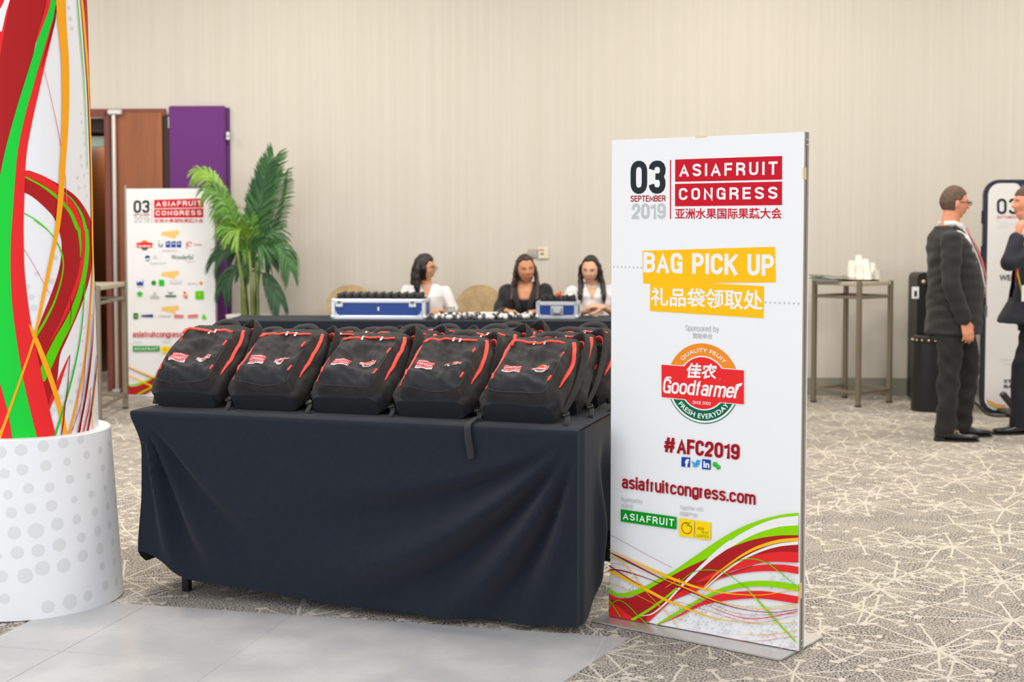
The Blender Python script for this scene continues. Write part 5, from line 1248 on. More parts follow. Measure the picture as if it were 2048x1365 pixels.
cs = thing('equipment_case', 'tall black rounded equipment case with a white label standing against the wall behind the bin', 'case', (P(1872, 600, 11.75).x, 11.75, 0))
sec = []
prof = rrect(-.2, .2, 0, H - (545 - 461) / F * 11.75, .05, 8)
lobj('shell', MB().prism(prof, lambda u, v, w: (u, -.13 + w, v), .26), bm_, cs, True, 30)
lobj('white_label', MB().box((P(1832, 580, 11.6).x - cs.location.x, -.132, H - (586 - 461) / F * 11.6), (.06, .004, .10), None, .001), INK['white'], cs)
lobj('label_mark', MB().box((P(1832, 580, 11.6).x - cs.location.x + .002, -.135, H - (588 - 461) / F * 11.6), (.022, .003, .05), None, .001), INK['black'], cs)
lobj('round_knob', MB().lathe([(.016, 0), (.018, .01), (.01, .016)], (P(1848, 564, 11.6).x - cs.location.x, -.13, H - (564 - 461) / F * 11.6), 14, Matrix.Rotation(PI / 2, 3, 'X')), MC['stud_brass'], cs, True)
# cable on the carpet
pts = catmull([G(1900, 802, .012), G(1925, 806, .012), G(1950, 806, .012), G(1975, 828, .012), G(2010, 832, .012), G(2060, 828, .012)], 8)
tag(obj('floor_cable', MB().tube(pts, .011, 8), mat('cable_rubber', (70, 64, 58), .6), None, True), 'dark cable lying on the carpet under the phone shaped sign', 'cable')

# ------------------------------------------------------------------ palm
pot = thing('potted_palm', 'tall green palm in a white pot between the purple door and the seated women', 'plant', (P(497, 600, 11.55).x, 11.62, 0)); PXc = pot.location.x; PYc = pot.location.y
lobj('pot', MB().lathe([(.13, 0), (.135, .01), (.185, .60), (.20, .72), (.205, .745), (.19, .75), (.18, .72)], (0, 0, 0), 36), mat('pot_ceramic', (228, 228, 226), .4), pot, True, 40)
lobj('soil', MB().lathe([(.183, .70), (.10, .715), (.01, .72)], (0, 0, 0), 24), mat('soil', (70, 54, 40), .9, bump=.8, bscale=60), pot, True)
leafm = [mat('palm_green_%d' % k, c, .5, var=.2, vscale=9) for k, c in enumerate(((52, 98, 44), (92, 140, 48), (128, 168, 58), (36, 78, 40)))]
stemm = mat('palm_stem', (112, 128, 64), .6, var=.2, vscale=12)
rnd = random.Random(8)
for k in range(6):
    a = k * 1.05; x, y = .06 * math.cos(a), .05 * math.sin(a); tx = rnd.uniform(-.07, .07)
    lobj('cane', MB().tube([(x, y, .70), (x * 1.2 + tx * .3, y, 1.0), (x * 1.3 + tx, y, 1.28)], [.02, .017, .012], 8), stemm, pot, True)
def frond(px, py, sx, sy, bend, n, Lf, mi, base=(0, 0, .95), w0=.0075, dy=0.):
    """px, py: tip of the frond; sx, sy: control pixel"""
    yb = PYc
    tip = P(px, py, yb + dy); ctl = P(sx, sy, yb + dy * .5); b = Vector((PXc + base[0], yb + base[1], base[2]))
    pts = [];
    for i in range(15): t = i / 14; pts.append(b * (1 - t) ** 2 + ctl * 2 * t * (1 - t) + tip * t * t)
    o0 = Vector((PXc, PYc, 0)); m = MB(); m.tube([p - o0 for p in pts], [.009 * (1 - .8 * i / 14) for i in range(15)], 6)
    n = int(n * 1.5)
    for i in range(n):
        t = .30 + .70 * i / (n - 1); f = t * 14; a = min(13, int(f)); p = pts[a].lerp(pts[a + 1], f - a); d = (pts[a + 1] - pts[a]).normalized()
        side = d.cross(Vector((0, -1, .35))).normalized()
        L = Lf * (.45 + .75 * math.sin(min(1, (t - .26) / .8) * PI) ** .6) * rnd.uniform(.85, 1.1)
        for s in (-1, 1):
            dr = (d * (.75 + .3 * t) + side * s * (.85 - .25 * t) + Vector((0, rnd.uniform(-.25, .1), -bend * .4))).normalized()
            q = [p, p + dr * L * .5 + Vector((0, 0, .01)), p + dr * L * .85 + Vector((0, 0, -bend * L * .25)), p + dr * L + Vector((0, 0, -bend * L * .55))]
            wv = dr.cross(Vector((rnd.uniform(-.4, .4), -1, rnd.uniform(-.3, .6)))).normalized(); ww = [w0 * .35, w0, w0 * .7, .001]
            vs = []
            for j in range(4): vs += [q[j] - o0 - wv * ww[j], q[j] - o0 + wv * ww[j]]
            m.add(vs, [(0, 1, 3, 2), (2, 3, 5, 4), (4, 5, 7, 6)])
    lobj('frond', m, leafm[mi], pot, True)
fr = [(548, 318, 498, 470, .1, 30, .20, 0), (566, 352, 530, 500, .3, 26, .17, 0), (392, 346, 440, 325, .9, 26, .12, 2), (412, 382, 458, 360, .9, 26, .12, 1), (440, 414, 472, 390, 1., 24, .13, 1), (452, 446, 476, 420, .8, 22, .14, 2),
      (580, 540, 560, 440, .9, 26, .15, 0), (560, 606, 540, 540, .9, 22, .13, 3), (432, 520, 460, 470, .9, 24, .15, 3), (446, 580, 462, 520, .9, 22, .13, 3), (470, 470, 490, 430, .7, 22, .15, 2), (520, 420, 505, 460, .3, 24, .15, 3), (552, 470, 528, 440, .6, 24, .15, 0),
      (500, 440, 498, 500, .2, 20, .13, 1), (455, 455, 480, 470, .8, 20, .14, 1), (540, 520, 520, 470, .8, 22, .14, 3), (484, 540, 500, 480, 1., 18, .12, 3), (536, 330, 505, 430, .0, 26, .15, 3), (522, 500, 510, 470, .9, 20, .14, 0), (478, 500, 490, 460, .9, 20, .14, 0)]
for i, f in enumerate(fr): frond(*f, base=(rnd.uniform(-.03, .03), rnd.uniform(-.03, .03), rnd.uniform(1.05, 1.2)), dy=rnd.uniform(-.22, .16))

# ------------------------------------------------------------------ banquet chairs in tan covers
cov = mat('tan_chair_cover', (186, 160, 118), .8, var=.14, vscale=14, bump=.4, bscale=200, sheen=.2)
def chair(px, Y, label, first=[None]):
    x = P(px, 600, Y).x
    if first[0]: return dup(first[0], (x, Y, 0), 0, label, 'tan covered banquet chairs behind the back table')
    r = thing('banquet_chair', label, 'chair', (x, Y, 0), 0, 'tan covered banquet chairs behind the back table'); first[0] = r
    def bk(u, v, o=0.):
        z = .46 + (.985 - .46) * v; top = .985 - .13 * (abs(2 * u - 1)) ** 2.6; z = .46 + (top - .46) * v
        w = .205 - .012 * math.sin(v * PI); X = (2 * u - 1) * w
        return Vector((X, .20 + .05 * v - .03 * (2 * u - 1) ** 2 + o + .005 * math.sin(u * 34) * (1 - v), z))
    m = MB(); m.grid(lambda u, v: bk(u, v, -.022), 30, 14); m.grid(lambda u, v: bk(u, v, .022), 30, 14)
    n = 31
    fs = []; 
    for j in range(14): a = j * n; b = a + n; o = n * 15; fs += [(a, b, b + o, a + o), (a + n - 1, a + n - 1 + o, b + n - 1 + o, b + n - 1)]
    for i in range(30): a = 14 * n + i; fs.append((a, a + 1, a + 1 + n * 15, a + n * 15))
    m.f += fs; lobj('backrest_cover', m, cov, r, True, 60)
    m = MB(); m.grid(lambda u, v: Vector((-.2 + .4 * u, -.22 + .44 * v, .47 + .02 * math.sin(u * PI) * math.sin(v * PI))), 10, 10); lobj('seat_cover', m, cov, r, True)
    m = MB()
    sk = [(-.2, -.22), (.2, -.22), (.2, .22), (-.2, .22)]; rs = []
    for (z, e) in ((.47, 1), (.2, 1.05), (.02, 1.1)):
        ring = []
        for i in range(4):
            for k in range(10):
                a, b = Vector(sk[i]), Vector(sk[(i + 1) % 4]); p = a.lerp(b, k / 10) * (e + .02 * math.sin(k * 2.5) * (z < .4)); ring.append(Vector((p.x, p.y, z)))
        rs.append(ring)
    m.rings(rs, False); lobj('skirt_cover', m, cov, r, True, 60)
    for a in (-.17, .17):
        for b in (-.18, .18): lobj('leg', MB().lathe([(.012, 0), (.012, .46)], (a, b, 0), 8), blackmetal, r)
    return r
chair(694, 11.72, 'empty tan covered banquet chair behind the long blue case')
chair(959, 11.72, 'empty tan covered banquet chair between the woman in glasses and the woman in the blazer')
chair(850, 11.66, 'tan covered chair under the seated woman with glasses'); chair(1050, 11.66, 'tan covered chair under the seated woman in the black blazer'); chair(1182, 11.66, 'tan covered chair under the seated woman nearest the white sign')

# ------------------------------------------------------------------ things on the back table
TT = BZ + .006
caseblue = mat('case_blue', (8, 58, 140), .4, var=.05); casealu = mat('case_aluminium', (206, 212, 220), .3, .45); blackfoam = mat('foam_black', (26, 26, 28), .8)
def flight_case(x, y, rz, L, D, Hh, label, latches, handle, n_dev, badge=True):
    r = thing('flight_case', label, 'case', (x, y, TT), rz)
    lobj('body', MB().box((0, 0, Hh / 2), (L - .012, D - .012, Hh - .012), None, .002), caseblue, r)
    bs = .045 if L > .5 else .02
    for a in (-1, 1):
        for b in (-1, 1): lobj('corner_edge', MB().box((a * (L / 2 - .012), b * (D / 2 - .012), Hh / 2), (.03, .03, Hh), None, .004), casealu, r, angle=30)
        for z in (.014, Hh - .014):
            lobj('edge_rail', MB().box((0, a * (D / 2 - .008), z), (L, .022, .03), None, .004), casealu, r, angle=30); lobj('edge_rail', MB().box((a * (L / 2 - .008), 0, z), (.022, D, .03), None, .004), casealu, r, angle=30)
        for b in (-1, 1):
            lobj('ball_corner', MB().ball((a * (L / 2 - .006), b * (D / 2 - .006), .018), .017, 10, 8), casealu, r, True)
            lobj('corner_brace', MB().prism([(0, 0), (bs, 0), (bs * .28, bs * .28), (0, bs)], lambda u, v, w, a=a, b=b: (a * (L / 2 - .03 - u), b * (D / 2 - .002 + w), .028 + v), .004), casealu, r)
    for lx in latches:
        lt = lobj('latch', MB().box((lx, -D / 2 - .002, Hh - .034), (.058, .008, .058), None, .006), casealu, r, angle=30)
        lobj('latch_bolt', MB().box((lx, -D / 2 - .008, Hh - .024), (.034, .008, .026), None, .004), mat('latch_dark', (110, 116, 116), .4, .6), lt, angle=30)
        for e in (-.017, .017): lobj('rivet', MB().ball((lx + e, -D / 2 - .007, Hh - .054), .006, 8, 6), casealu, lt, True)
    if handle:
        lobj('handle_dish', MB().box((0, -D / 2 - .001, Hh * .5), (.10, .008, Hh * .5), None, .006), casealu, r, angle=30)
        lobj('handle', MB().tube(catmull([(-.035, -D / 2 - .006, Hh * .62), (-.03, -D / 2 - .022, Hh * .36), (.03, -D / 2 - .022, Hh * .36), (.035, -D / 2 - .006, Hh * .62)], 5), .006, 8), mat('latch_dark', (110, 116, 116), .4, .6), r, True)
    if badge: lobj('badge', MB().box((.0, -D / 2 + .004, Hh * .52), (.012, .004, .03), None, .001), INK['white'], r)
    lobj('foam_tray', MB().box((0, 0, Hh + .002), (L - .05, D - .05, .012), None, .002), blackfoam, r)
    return r
p1_ = P(762, 630, 10.86); c1r = math.radians(-9)
fc1 = flight_case(p1_.x, 10.90, math.radians(-4), .74, .30, .158, 'long open blue flight case with aluminium edges on the left of the back table', (-.31, .27), False, 0)
p2_ = P(1112, 630, 10.9)
fc2 = flight_case(p2_.x + .02, 10.93, math.radians(-7), .325, .27, .135, 'small blue and silver flight case with a front handle in front of the seated women', (), True, 0, False)
# receivers standing in the cases
rnd = random.Random(4)
dev = mat('receiver_black', (34, 34, 36), .45); red_s = mat('receiver_orange', (240, 96, 20), .5)
def receiver(root, lx, ly, hz, label, grp, top=None, rz=0.):
    M = Matrix.Translation(root.location) @ Matrix.Rotation(root.rotation_euler.z, 4, 'Z') @ Matrix.Translation((lx, ly, hz))
    o = thing('audio_receiver', label, 'receiver', M.translation, root.rotation_euler.z + rz, grp)
    lobj('housing', MB().box((0, 0, .018), (.052, .022, .036), None, .005), dev if top is None else top, o, angle=30)
    lobj('knob', MB().lathe([(.007, .036), (.007, .044)], (.012, 0, 0), 10), dev, o); return o
first = None
for i in range(11):
    for j in range(3):
        lx, ly = -.31 + i * .062, -.09 + j * .085
        if first is None: first = receiver(fc1, lx, ly, .166, 'small black audio receiver standing in the long blue case', 'black receivers packed in the long blue case')
        else:
            M = Matrix.Translation(fc1.location) @ Matrix.Rotation(fc1.rotation_euler.z, 4, 'Z') @ Matrix.Translation((lx, ly, .166)); dup(first, M.translation, fc1.rotation_euler.z, first['label'], first['group'])
for i in range(5):
    for j in range(2):
        if (i, j) == (2, 1): receiver(fc2, -.11 + i * .055, -.06 + j * .1, .165, 'orange topped audio receiver standing proud in the small blue case', None, red_s); continue
        M = Matrix.Translation(fc2.location) @ Matrix.Rotation(fc2.rotation_euler.z, 4, 'Z') @ Matrix.Translation((-.11 + i * .055, -.06 + j * .1, .143))
        dup(first, M.translation, fc2.rotation_euler.z, 'small black audio receiver standing in the small blue case', 'black receivers packed in the small blue case')
# tangled earpieces
ear_w = mat('earpiece_white', (222, 222, 220), .4); ear_b = mat('earpiece_dark', (52, 52, 56), .5)
rnd = random.Random(12); ef = None
for i in range(64):
    px = 868 + 190 * (i % 32) / 31 + rnd.uniform(-4, 4); y = rnd.uniform(10.69, 10.86); z = TT + .002 + (.022 * (i >= 32)) * rnd.random()
    x = P(px, 630, y).x
    if ef is None:
        ef = thing('earpiece', 'small white earpiece with a dark ear hook in the tangled pile between the cases', 'earpiece', (x, y, z), 0, 'white earpieces piled between the two blue cases')
        lobj('bud', MB().ball((0, 0, .018), (.019, .015, .018), 12, 8), ear_w, ef, True)
        lobj('ear_hook', MB().tube(catmull([(.01, 0, .02), (.035, .004, .036), (.05, .01, .02), (.045, .02, .003)], 4), .005, 6), ear_b, ef, True)
        lobj('lead', MB().tube(catmull([(0, .01, .012), (-.02, .03, .004), (-.05, .01, .003), (-.07, .03, .002)], 4), .003, 5), ear_b, ef, True)
    else: dup(ef, (x, y, z), rnd.uniform(0, 6.28), ef['label'], ef['group'])
for (px, y, lb, s) in ((902, 10.98, 'white paper cup on the back table right of the long blue case', .95),):
    x = P(px, 620, y).x; m = MB(); cup(m, x, y, TT, True, 1, s * 1.05); r = thing('paper_cup', lb, 'cup', (x, y, TT)); bpy.context.view_layer.update(); obj('cup', m, paper_w, r, True, 50)
ps = thing('paper_sheets', 'white sheets of paper lying on the back table behind the earpieces', 'paper', (P(965, 618, 11.15).x, 11.15, TT)); lobj('sheet', MB().box((0, 0, .012), (.3, .21, .024), None, .002), mat('page_paper', (225, 222, 214), .8), ps); lobj('sheet', MB().box((.02, .01, .026), (.29, .2, .004), Matrix.Rotation(.1, 3, 'Z'), .001), mat('page_paper', (225, 222, 214), .8), ps)
# ------------------------------------------------------------------ people
def skin(n, c): return mat('skin_' + n, c, .55, var=.06, vscale=25, spec=.35)
def head_fn(par):
    """par: dict of proportions; returns surface function over the unit sphere and the front depth"""
    rx, ry, rz = par.get('r', (.074, .094, .115)); ns = par.get('nose', .022); ch = par.get('chin', .009); jaw = par.get('jaw', .30)
    def S_(d):
        x, y, z = d
        X, Y, Z = x * rx, y * ry, z * rz
        if z < 0:
            t = -z; X *= 1 - jaw * t ** 1.4; Y *= (1 - .02 * t) if y > 0 else (1 - .42 * t)
        if y > 0: Y *= .95
        if z > .2: X *= 1 + .03 * math.sin((z - .2) * 2)
        if y > 0:
            f = 1.0
            nb = math.exp(-(X / (.0105 + .004 * max(0, -(Z + .0) / .03))) ** 2)
            npz = 0 if Z > .028 or Z < -.040 else (((.028 - Z) / .054) ** 1.3 if Z > -.026 else max(0, (Z + .040) / .014))
            Y += ns * nb * npz
            Y += .0045 * gs(Z, .026, .010) * gs(abs(X), .026, .022)
            Y -= .0085 * gs(abs(X), .031, .015) * gs(Z, .006, .012)
            Y += .004 * gs(abs(X), .040, .016) * gs(Z, -.024, .018)
            Y += .0055 * gs(X, 0, .022) * (gs(Z, -.050, .0055) + .9 * gs(Z, -.062, .006)) - .003 * gs(X, 0, .02) * gs(Z, -.056, .0025)
            Y += ch * gs(X, 0, .022) * gs(Z, -.094, .014) - .003 * gs(X, 0, .03) * gs(Z, -.077, .007)
        return (X, Y, Z)
    return S_
def head_mesh(mb, M, par, n=72, m=56):
    S_ = head_fn(par); rs = []
    for i in range(m + 1):
        th = PI * (i + .03 * (i == 0) - .03 * (i == m)) / m; rs.append([M @ Vector(S_((math.sin(th) * math.cos(2 * PI * k / n), math.sin(th) * math.sin(2 * PI * k / n), -math.cos(th)))) for k in range(n)])
    mb.rings(rs)
    for s in (-1, 1):      # ears
        c = Vector((s * (par.get('r', (.074,))[0] - .001), -.006, -.006))
        R = (M.to_3x3() @ Matrix.Rotation(s * .35, 3, 'Z') @ Matrix.Rotation(-.15, 3, 'X')); mb.ball(M @ c, (.009, .017, .031), 10, 8, R)
def face_y(par, X, Z):
    S_ = head_fn(par); best = None
    y = .3
    lo = np.array([X / .074, 0, Z / .115])
    for it in range(12):
        s = 1 - lo[0] ** 2 - lo[2] ** 2; y_ = math.sqrt(max(.01, s)); p = S_((lo[0], y_, lo[2]))
        lo[0] += (X - p[0]) / .074 * .9; lo[2] += (Z - p[2]) / .115 * .9; best = p[1]
    return best
def face_parts(root, M, par, skinm, lip=(186, 104, 92), iris=(44, 30, 24), brow=(40, 28, 24), closed=False, brow_w=.0032):
    ew = mat('eye_white', (226, 220, 214), .3); im = mat('iris_%d' % iris[0], iris, .3); bm = mat('brow_%d' % brow[0], brow, .8); lm = mat('lips_%d' % lip[0], lip, .45)
    for s in (-1, 1):
        x = s * .031; y = face_y(par, x, .005)
        e = lobj('eye', MB().ball(M @ Vector((x, y - .0080, .004)), .0108, 14, 10), skinm if closed else ew, root, True)
        if not closed: lobj('iris', MB().ball(M @ Vector((x + par.get('look', 0), y - .0005, .003)), (.0048, .0035, .0048), 10, 8, M.to_3x3()), im, e, True)
        pth = [M @ Vector((x + (k - 2) * .0068, face_y(par, x + (k - 2) * .0068, .010) + .0012, .0095 - .0012 * (k - 2) ** 2 + (-.004 if closed else 0))) for k in range(5)]
        lobj('eyelid', MB().tube(pth, [.0010, .0018, .0022, .0018, .0010], 6), skinm if not closed else bm, root, True)
        pth = [M @ Vector((x + (k - 2) * .0085, face_y(par, x + (k - 2) * .0085, .026) + .0008, .0245 - .0011 * (k - 2) ** 2 + .001 * s * (k - 2) * s)) for k in range(5)]
        lobj('eyebrow', MB().tube(pth, [brow_w * .4, brow_w, brow_w, brow_w * .8, brow_w * .3], 6), bm, root, True)
    for zz, h in ((-.0505, .0042), (-.0605, .0052)):
        pth = [M @ Vector(((k - 4) * .0060, face_y(par, (k - 4) * .0060, zz) - .0008, zz + (.0012 if zz > -.055 else -.0008) * (1 - ((k - 4) / 4) ** 2) + (.0015 * abs(k - 4) / 4))) for k in range(9)]
        lobj('lip', MB().tube(pth, [h * (.2 + .8 * (1 - ((k - 4) / 4) ** 2) ** .6) for k in range(9)], 8), lm, root, True)
def hand(mb, W, D, Np, Th, curl=.5, sc=1.0, spread=.012):
    """W wrist, D direction of the fingers, Np back-of-hand normal, Th towards the thumb side"""
    W = Vector(W); D = Vector(D).normalized(); Np = Vector(Np); Np = (Np - D * Np.dot(D)).normalized(); Th = Np.cross(D) if Np.cross(D).dot(Vector(Th)) > 0 else -Np.cross(D)
    kn = []
    for i in range(4):
        o = (1.5 - i) * .0195 * sc; k = W + D * (.088 - .004 * abs(i - 1)) * sc + Th * o + Np * .002; kn.append(k)
        mb.cap(W + D * .012 * sc + Th * o * .65, k, .0135 * sc, .0115 * sc, 10, 1)
    L = (.072, .080, .074, .058)
    for i in range(4):
        p = kn[i]; ang = 0; d0 = (D + Th * (1.5 - i) * spread * 4).normalized()
        for j, (f, c) in enumerate(((.44, .55), (.31, .9), (.25, .6))):
            ang += curl * c * (1 + .12 * i); d = (d0 * math.cos(ang) - Np * math.sin(ang)).normalized(); q = p + d * L[i] * f * sc
            mb.cap(p, q, (.0094 - .0009 * j) * sc, (.0088 - .0011 * j) * sc, 10, 1); p = q
    p = W + D * .022 * sc + Th * .026 * sc - Np * .006; d = (D * .72 + Th * .6 - Np * .28 * (1 + curl)).normalized()
    q = p + d * .042 * sc; mb.cap(W + D * .012 * sc + Th * .012 * sc, q, .0165 * sc, .0115 * sc, 10); d2 = (d + D * .55 - Np * .25).normalized(); r = q + d2 * .032 * sc; mb.cap(q, r, .0108 * sc, .0098 * sc, 10)
    mb.cap(r, r + (d2 + D * .3 - Th * .12 * curl).normalized() * .026 * sc, .0096 * sc, .0078 * sc, 10)
def Hm(c, yaw=0., pitch=0., roll=0., s=1.0):
    return Matrix.Translation(c) @ Matrix.Rotation(yaw, 4, 'Z') @ Matrix.Rotation(pitch, 4, 'X') @ Matrix.Rotation(roll, 4, 'Y') @ Matrix.Scale(s, 4)
def hair_cap(mb, M, par, k=1.07, line=.052, back=-.20, side=-.02, up=.004):
    S_ = head_fn(dict(par, nose=0, chin=0)); n, m = 48, 36; rs = []
    for i in range(m + 1):
        th = PI * (i + .03 * (i == 0) - .03 * (i == m)) / m; ring = []
        for j in range(n):
            d = (math.sin(th) * math.cos(2 * PI * j / n), math.sin(th) * math.sin(2 * PI * j / n), -math.cos(th)); p = Vector(S_(d))
            ang = math.degrees(math.atan2(d[1], d[0])) # 90 = face
            fr_ = d[1]
            lim = line if fr_ > .55 else (side + (line - side) * sm(.15, .55, fr_) if fr_ > .15 else (side if fr_ > -.2 else back))
            f = k if p.z > lim + .010 else (k - (k - .90) * sm(0, 1, (lim + .010 - p.z) / .02))
            p = Vector((p.x * f, p.y * f, p.z * f + up * (p.z > lim))); ring.append(M @ p)
        rs.append(ring)
    mb.rings(rs)
hair_b = mat('hair_black', (30, 23, 22), .42, var=.25, vscale=6, bump=.8, bscale=140, stretch=(1, 1, .06), spec=.5)
hair_br = mat('hair_brown', (52, 32, 26), .45, var=.3, vscale=6, bump=.8, bscale=140, stretch=(1, 1, .06), spec=.5)
hair_sh = mat('hair_short_brown', (92, 72, 56), .7, var=.2, vscale=30, bump=.8, bscale=260)
glass_fr = mat('spectacle_frame', (28, 24, 24), .35)
lens_m = mat('spectacle_lens', (235, 235, 235), .05); 
lens_m.node_tree.nodes['Principled BSDF'].inputs['Transmission Weight'].default_value = 1.0; lens_m.node_tree.nodes['Principled BSDF'].inputs['IOR'].default_value = 1.05
def spectacles(root, M, par, rw=.024, rh=.017, fr=.0018, label='dark rimmed spectacles'):
    y = face_y(par, 0.0, .012) + .012
    g = lobj('spectacles', MB(), glass_fr, root)
    bpy.data.objects.remove(g)
    m = MB()
    for s in (-1, 1):
        c = Vector((s * .033, y - .004, .004)); pth = [M @ (c + Vector((rw * math.copysign(abs(math.cos(a)) ** .75, math.cos(a)), -.004 * abs(math.cos(a)) * (math.cos(a) * s > 0), rh * math.copysign(abs(math.sin(a)) ** .75, math.sin(a))))) for a in [2 * PI * k / 24 for k in range(25)]]
        m.tube(pth, fr, 6)
        m.tube([M @ Vector((s * (.033 + rw), y - .008, .010)), M @ Vector((s * .074, y - .05, .010)), M @ Vector((s * .078, -.005, .006)), M @ Vector((s * .078, -.028, -.008))], [fr * 1.3] * 4, 6)
    m.tube([M @ Vector((-.010, y - .004, .008)), M @ Vector((0, y - .001, .010)), M @ Vector((.010, y - .004, .008))], fr, 6)
    g = lobj('spectacles', m, glass_fr, root, True, label=label)
    for s in (-1, 1):
        lobj('lens', MB().prism([(rw * .95 * math.cos(2 * PI * k / 20), rh * .95 * math.sin(2 * PI * k / 20)) for k in range(20)], lambda u, v, w, s=s: M @ Vector((s * .033 + u, y - .005 + w, .004 + v)), .0012), lens_m, g)

def in_front(M): return M.inverted()
# ---- seated women. local frame: facing -Y (the camera), x to the camera's right
def seated(px, Y, label, yaw_body, hc, hyaw, hpitch, hroll, par, skinm, cloth, seatz=.47):
    x = P(px, 600, Y).x; r = thing('person', label, 'person', (x, Y, 0), yaw_body)
    HM = Hm(hc, PI + hyaw, hpitch, hroll)      # head looks along -Y
    b = MB(); head_mesh(b, HM, par)
    nb = Vector((0, .015, .99)); b.cap(nb, Vector(hc) + Vector((0, .012, -.06)), .052, .050, 20)
    b.loft([(0, .0, .50, .155, .105), (0, .0, .60, .140, .098), (0, .005, .72, .118, .088), (0, .0, .82, .132, .098), (0, -.002, .90, .150, .104), (0, .008, .96, .150, .085), (0, .012, 1.0, .10, .06), (0, .014, 1.02, .06, .05)])
    for s in (-1, 1):
        b.cap((s * .085, -.02, .53), (s * .10, -.36, .52), .078, .062, 16); b.cap((s * .10, -.36, .52), (s * .10, -.34, .12), .056, .040, 14); b.cap((s * .10, -.33, .07), (s * .10, -.45, .045), .04, .03, 12)
    return r, b, HM
def sleeve(mb, sh, el, wr, r0, r1, r2): mb.cap(sh, el, r0, r1, 16); mb.cap(el, wr, r1, r2, 16)
sk1 = skin('tan', (206, 150, 112)); sk2 = skin('warm', (200, 140, 104)); sk3 = skin('light', (222, 172, 142))
shirt_w = mat('shirt_white', (232, 228, 228), .75, bump=.2, bscale=200, sheen=.1); blaz = mat('blazer_black', (26, 26, 29), .8, bump=.3, bscale=300, sheen=.15)
trou = mat('trouser_dark', (32, 32, 36), .8)
ZB = .0
def curtain(mb, HM, s, pts, r):
    p = [HM @ Vector(q) if len(q) == 3 else None for q in pts]
    mb.tube(p, r, 12, .55, up=(0, 1, 0))
# woman 1: glasses, head turned to her left (camera right)
par1 = dict(nose=.017, chin=.006, jaw=.32, r=(.072, .092, .112))
w1, b, HM = seated(852, 11.52, 'seated woman in glasses and white shirt, long black hair, face turned right', .12, (-.012, -.02, 1.142), math.radians(68), -.04, 0, par1, sk1, shirt_w)
for s, el, wr in ((-1, (-.23, -.06, .74), (-.14, -.28, .80)), (1, (.22, -.05, .74), (.10, -.29, .80))):
    b.cap((s * .155, .01, .945), el, .040, .034, 14); b.cap(el, wr, .034, .023, 14); hand(b, wr, (s * -.5, -.8, 0), (0, 0, 1), (-s * .8, 0, 0), .4)
body = fuse('body', b, sk1, w1, .005, 3)
face_parts(w1, HM, par1, sk1); spectacles(w1, HM, par1, .022, .018, .0013, 'thin rimmed spectacles')
c = MB(); c.loft([(0, 0, .52, .172, .122), (0, 0, .62, .158, .115), (0, .003, .74, .140, .108), (0, 0, .84, .152, .116), (0, 0, .91, .165, .118), (0, .008, .965, .160, .098), (0, .012, 1.0, .105, .072), (0, .014, 1.012, .07, .06)])
for s in (-1, 1): c.cap((s * .155, .01, .945), (s * .215, -.03, .80), .056, .050, 16)
fuse('shirt', c, shirt_w, w1, .006, 4, .010, .09, cut=lambda L: ~((np.abs(L[:, 0]) < (L[:, 2] - .90) * .42) & (L[:, 1] < 0) & (L[:, 2] > .90)))
for s in (-1, 1): lobj('collar', MB().prism([(0, 0), (.055, .01), (.07, -.03), (.02, -.085)], lambda u, v, w, s=s: (s * (.012 + u), -.082 + .9 * u + w - .25 * v, .995 + v), .006), shirt_w, w1)
m = MB(); hair_cap(m, HM, par1, 1.09, .066, -.3, -.2)
m.tube([HM @ Vector(q) for q in ((.055, -.03, .06), (.082, -.03, .0), (.088, -.035, -.08), (.092, -.03, -.16), (.085, -.02, -.215))], [.03, .038, .040, .038, .012], 14, .7)
m.tube([HM @ Vector(q) for q in ((0, -.03, .05), (0, -.055, -.02), (.01, -.058, -.12), (.02, -.05, -.20))], [.05, .060, .058, .02], 16, .6, up=(0, 1, 0))
m.tube([HM @ Vector(q) for q in ((-.06, -.03, .04), (-.082, -.03, -.04), (-.082, -.01, -.12), (-.075, .02, -.19))], [.022, .026, .024, .006], 12, .7)
fuse('hair', m, hair_b, w1, .005, 3, .004, .03)
for s in (-1, 1):
    m = MB(); m.cap((s * .09, -.02, .53), (s * .10, -.37, .53), .088, .07, 16); m.cap((s * .10, -.37, .52), (s * .10, -.35, .1), .065, .055, 14); fuse('trouser_leg', m, trou, w1, .008, 3)
# woman 2: black blazer, open neck
par2 = dict(nose=.016, chin=.005, jaw=.26, r=(.077, .092, .114))
w2_, b, HM = seated(1051, 11.50, 'seated woman in a black blazer with long brown hair, looking down and smiling', -.1, (0, -.035, 1.135), math.radians(20), -.08, .10, par2, sk2, blaz)
for s, el, wr in ((-1, (-.235, -.05, .73), (-.13, -.28, .80)), (1, (.235, -.05, .73), (.13, -.28, .80))):
    b.cap((s * .158, .01, .945), el, .042, .034, 14); b.cap(el, wr, .034, .023, 14); hand(b, wr, (-s * .5, -.8, 0), (0, 0, 1), (-s * .8, 0, 0), .4)
fuse('body', b, sk2, w2_, .005, 3); face_parts(w2_, HM, par2, sk2, lip=(188, 104, 94), closed=True)
c = MB(); c.loft([(0, 0, .52, .166, .116), (0, 0, .62, .150, .108), (0, .003, .74, .128, .100), (0, -.002, .82, .142, .112), (0, -.004, .875, .15, .112), (0, 0, .89, .14, .10)]); fuse('camisole', c, mat('top_black', (20, 20, 22), .8), w2_, .006, 3)
c = MB(); c.loft([(0, 0, .52, .190, .140), (0, 0, .62, .172, .130), (0, .003, .74, .156, .122), (0, 0, .84, .168, .130), (0, 0, .91, .182, .128), (0, .010, .965, .178, .108), (0, .014, 1.0, .115, .080), (0, .016, 1.016, .08, .068)])
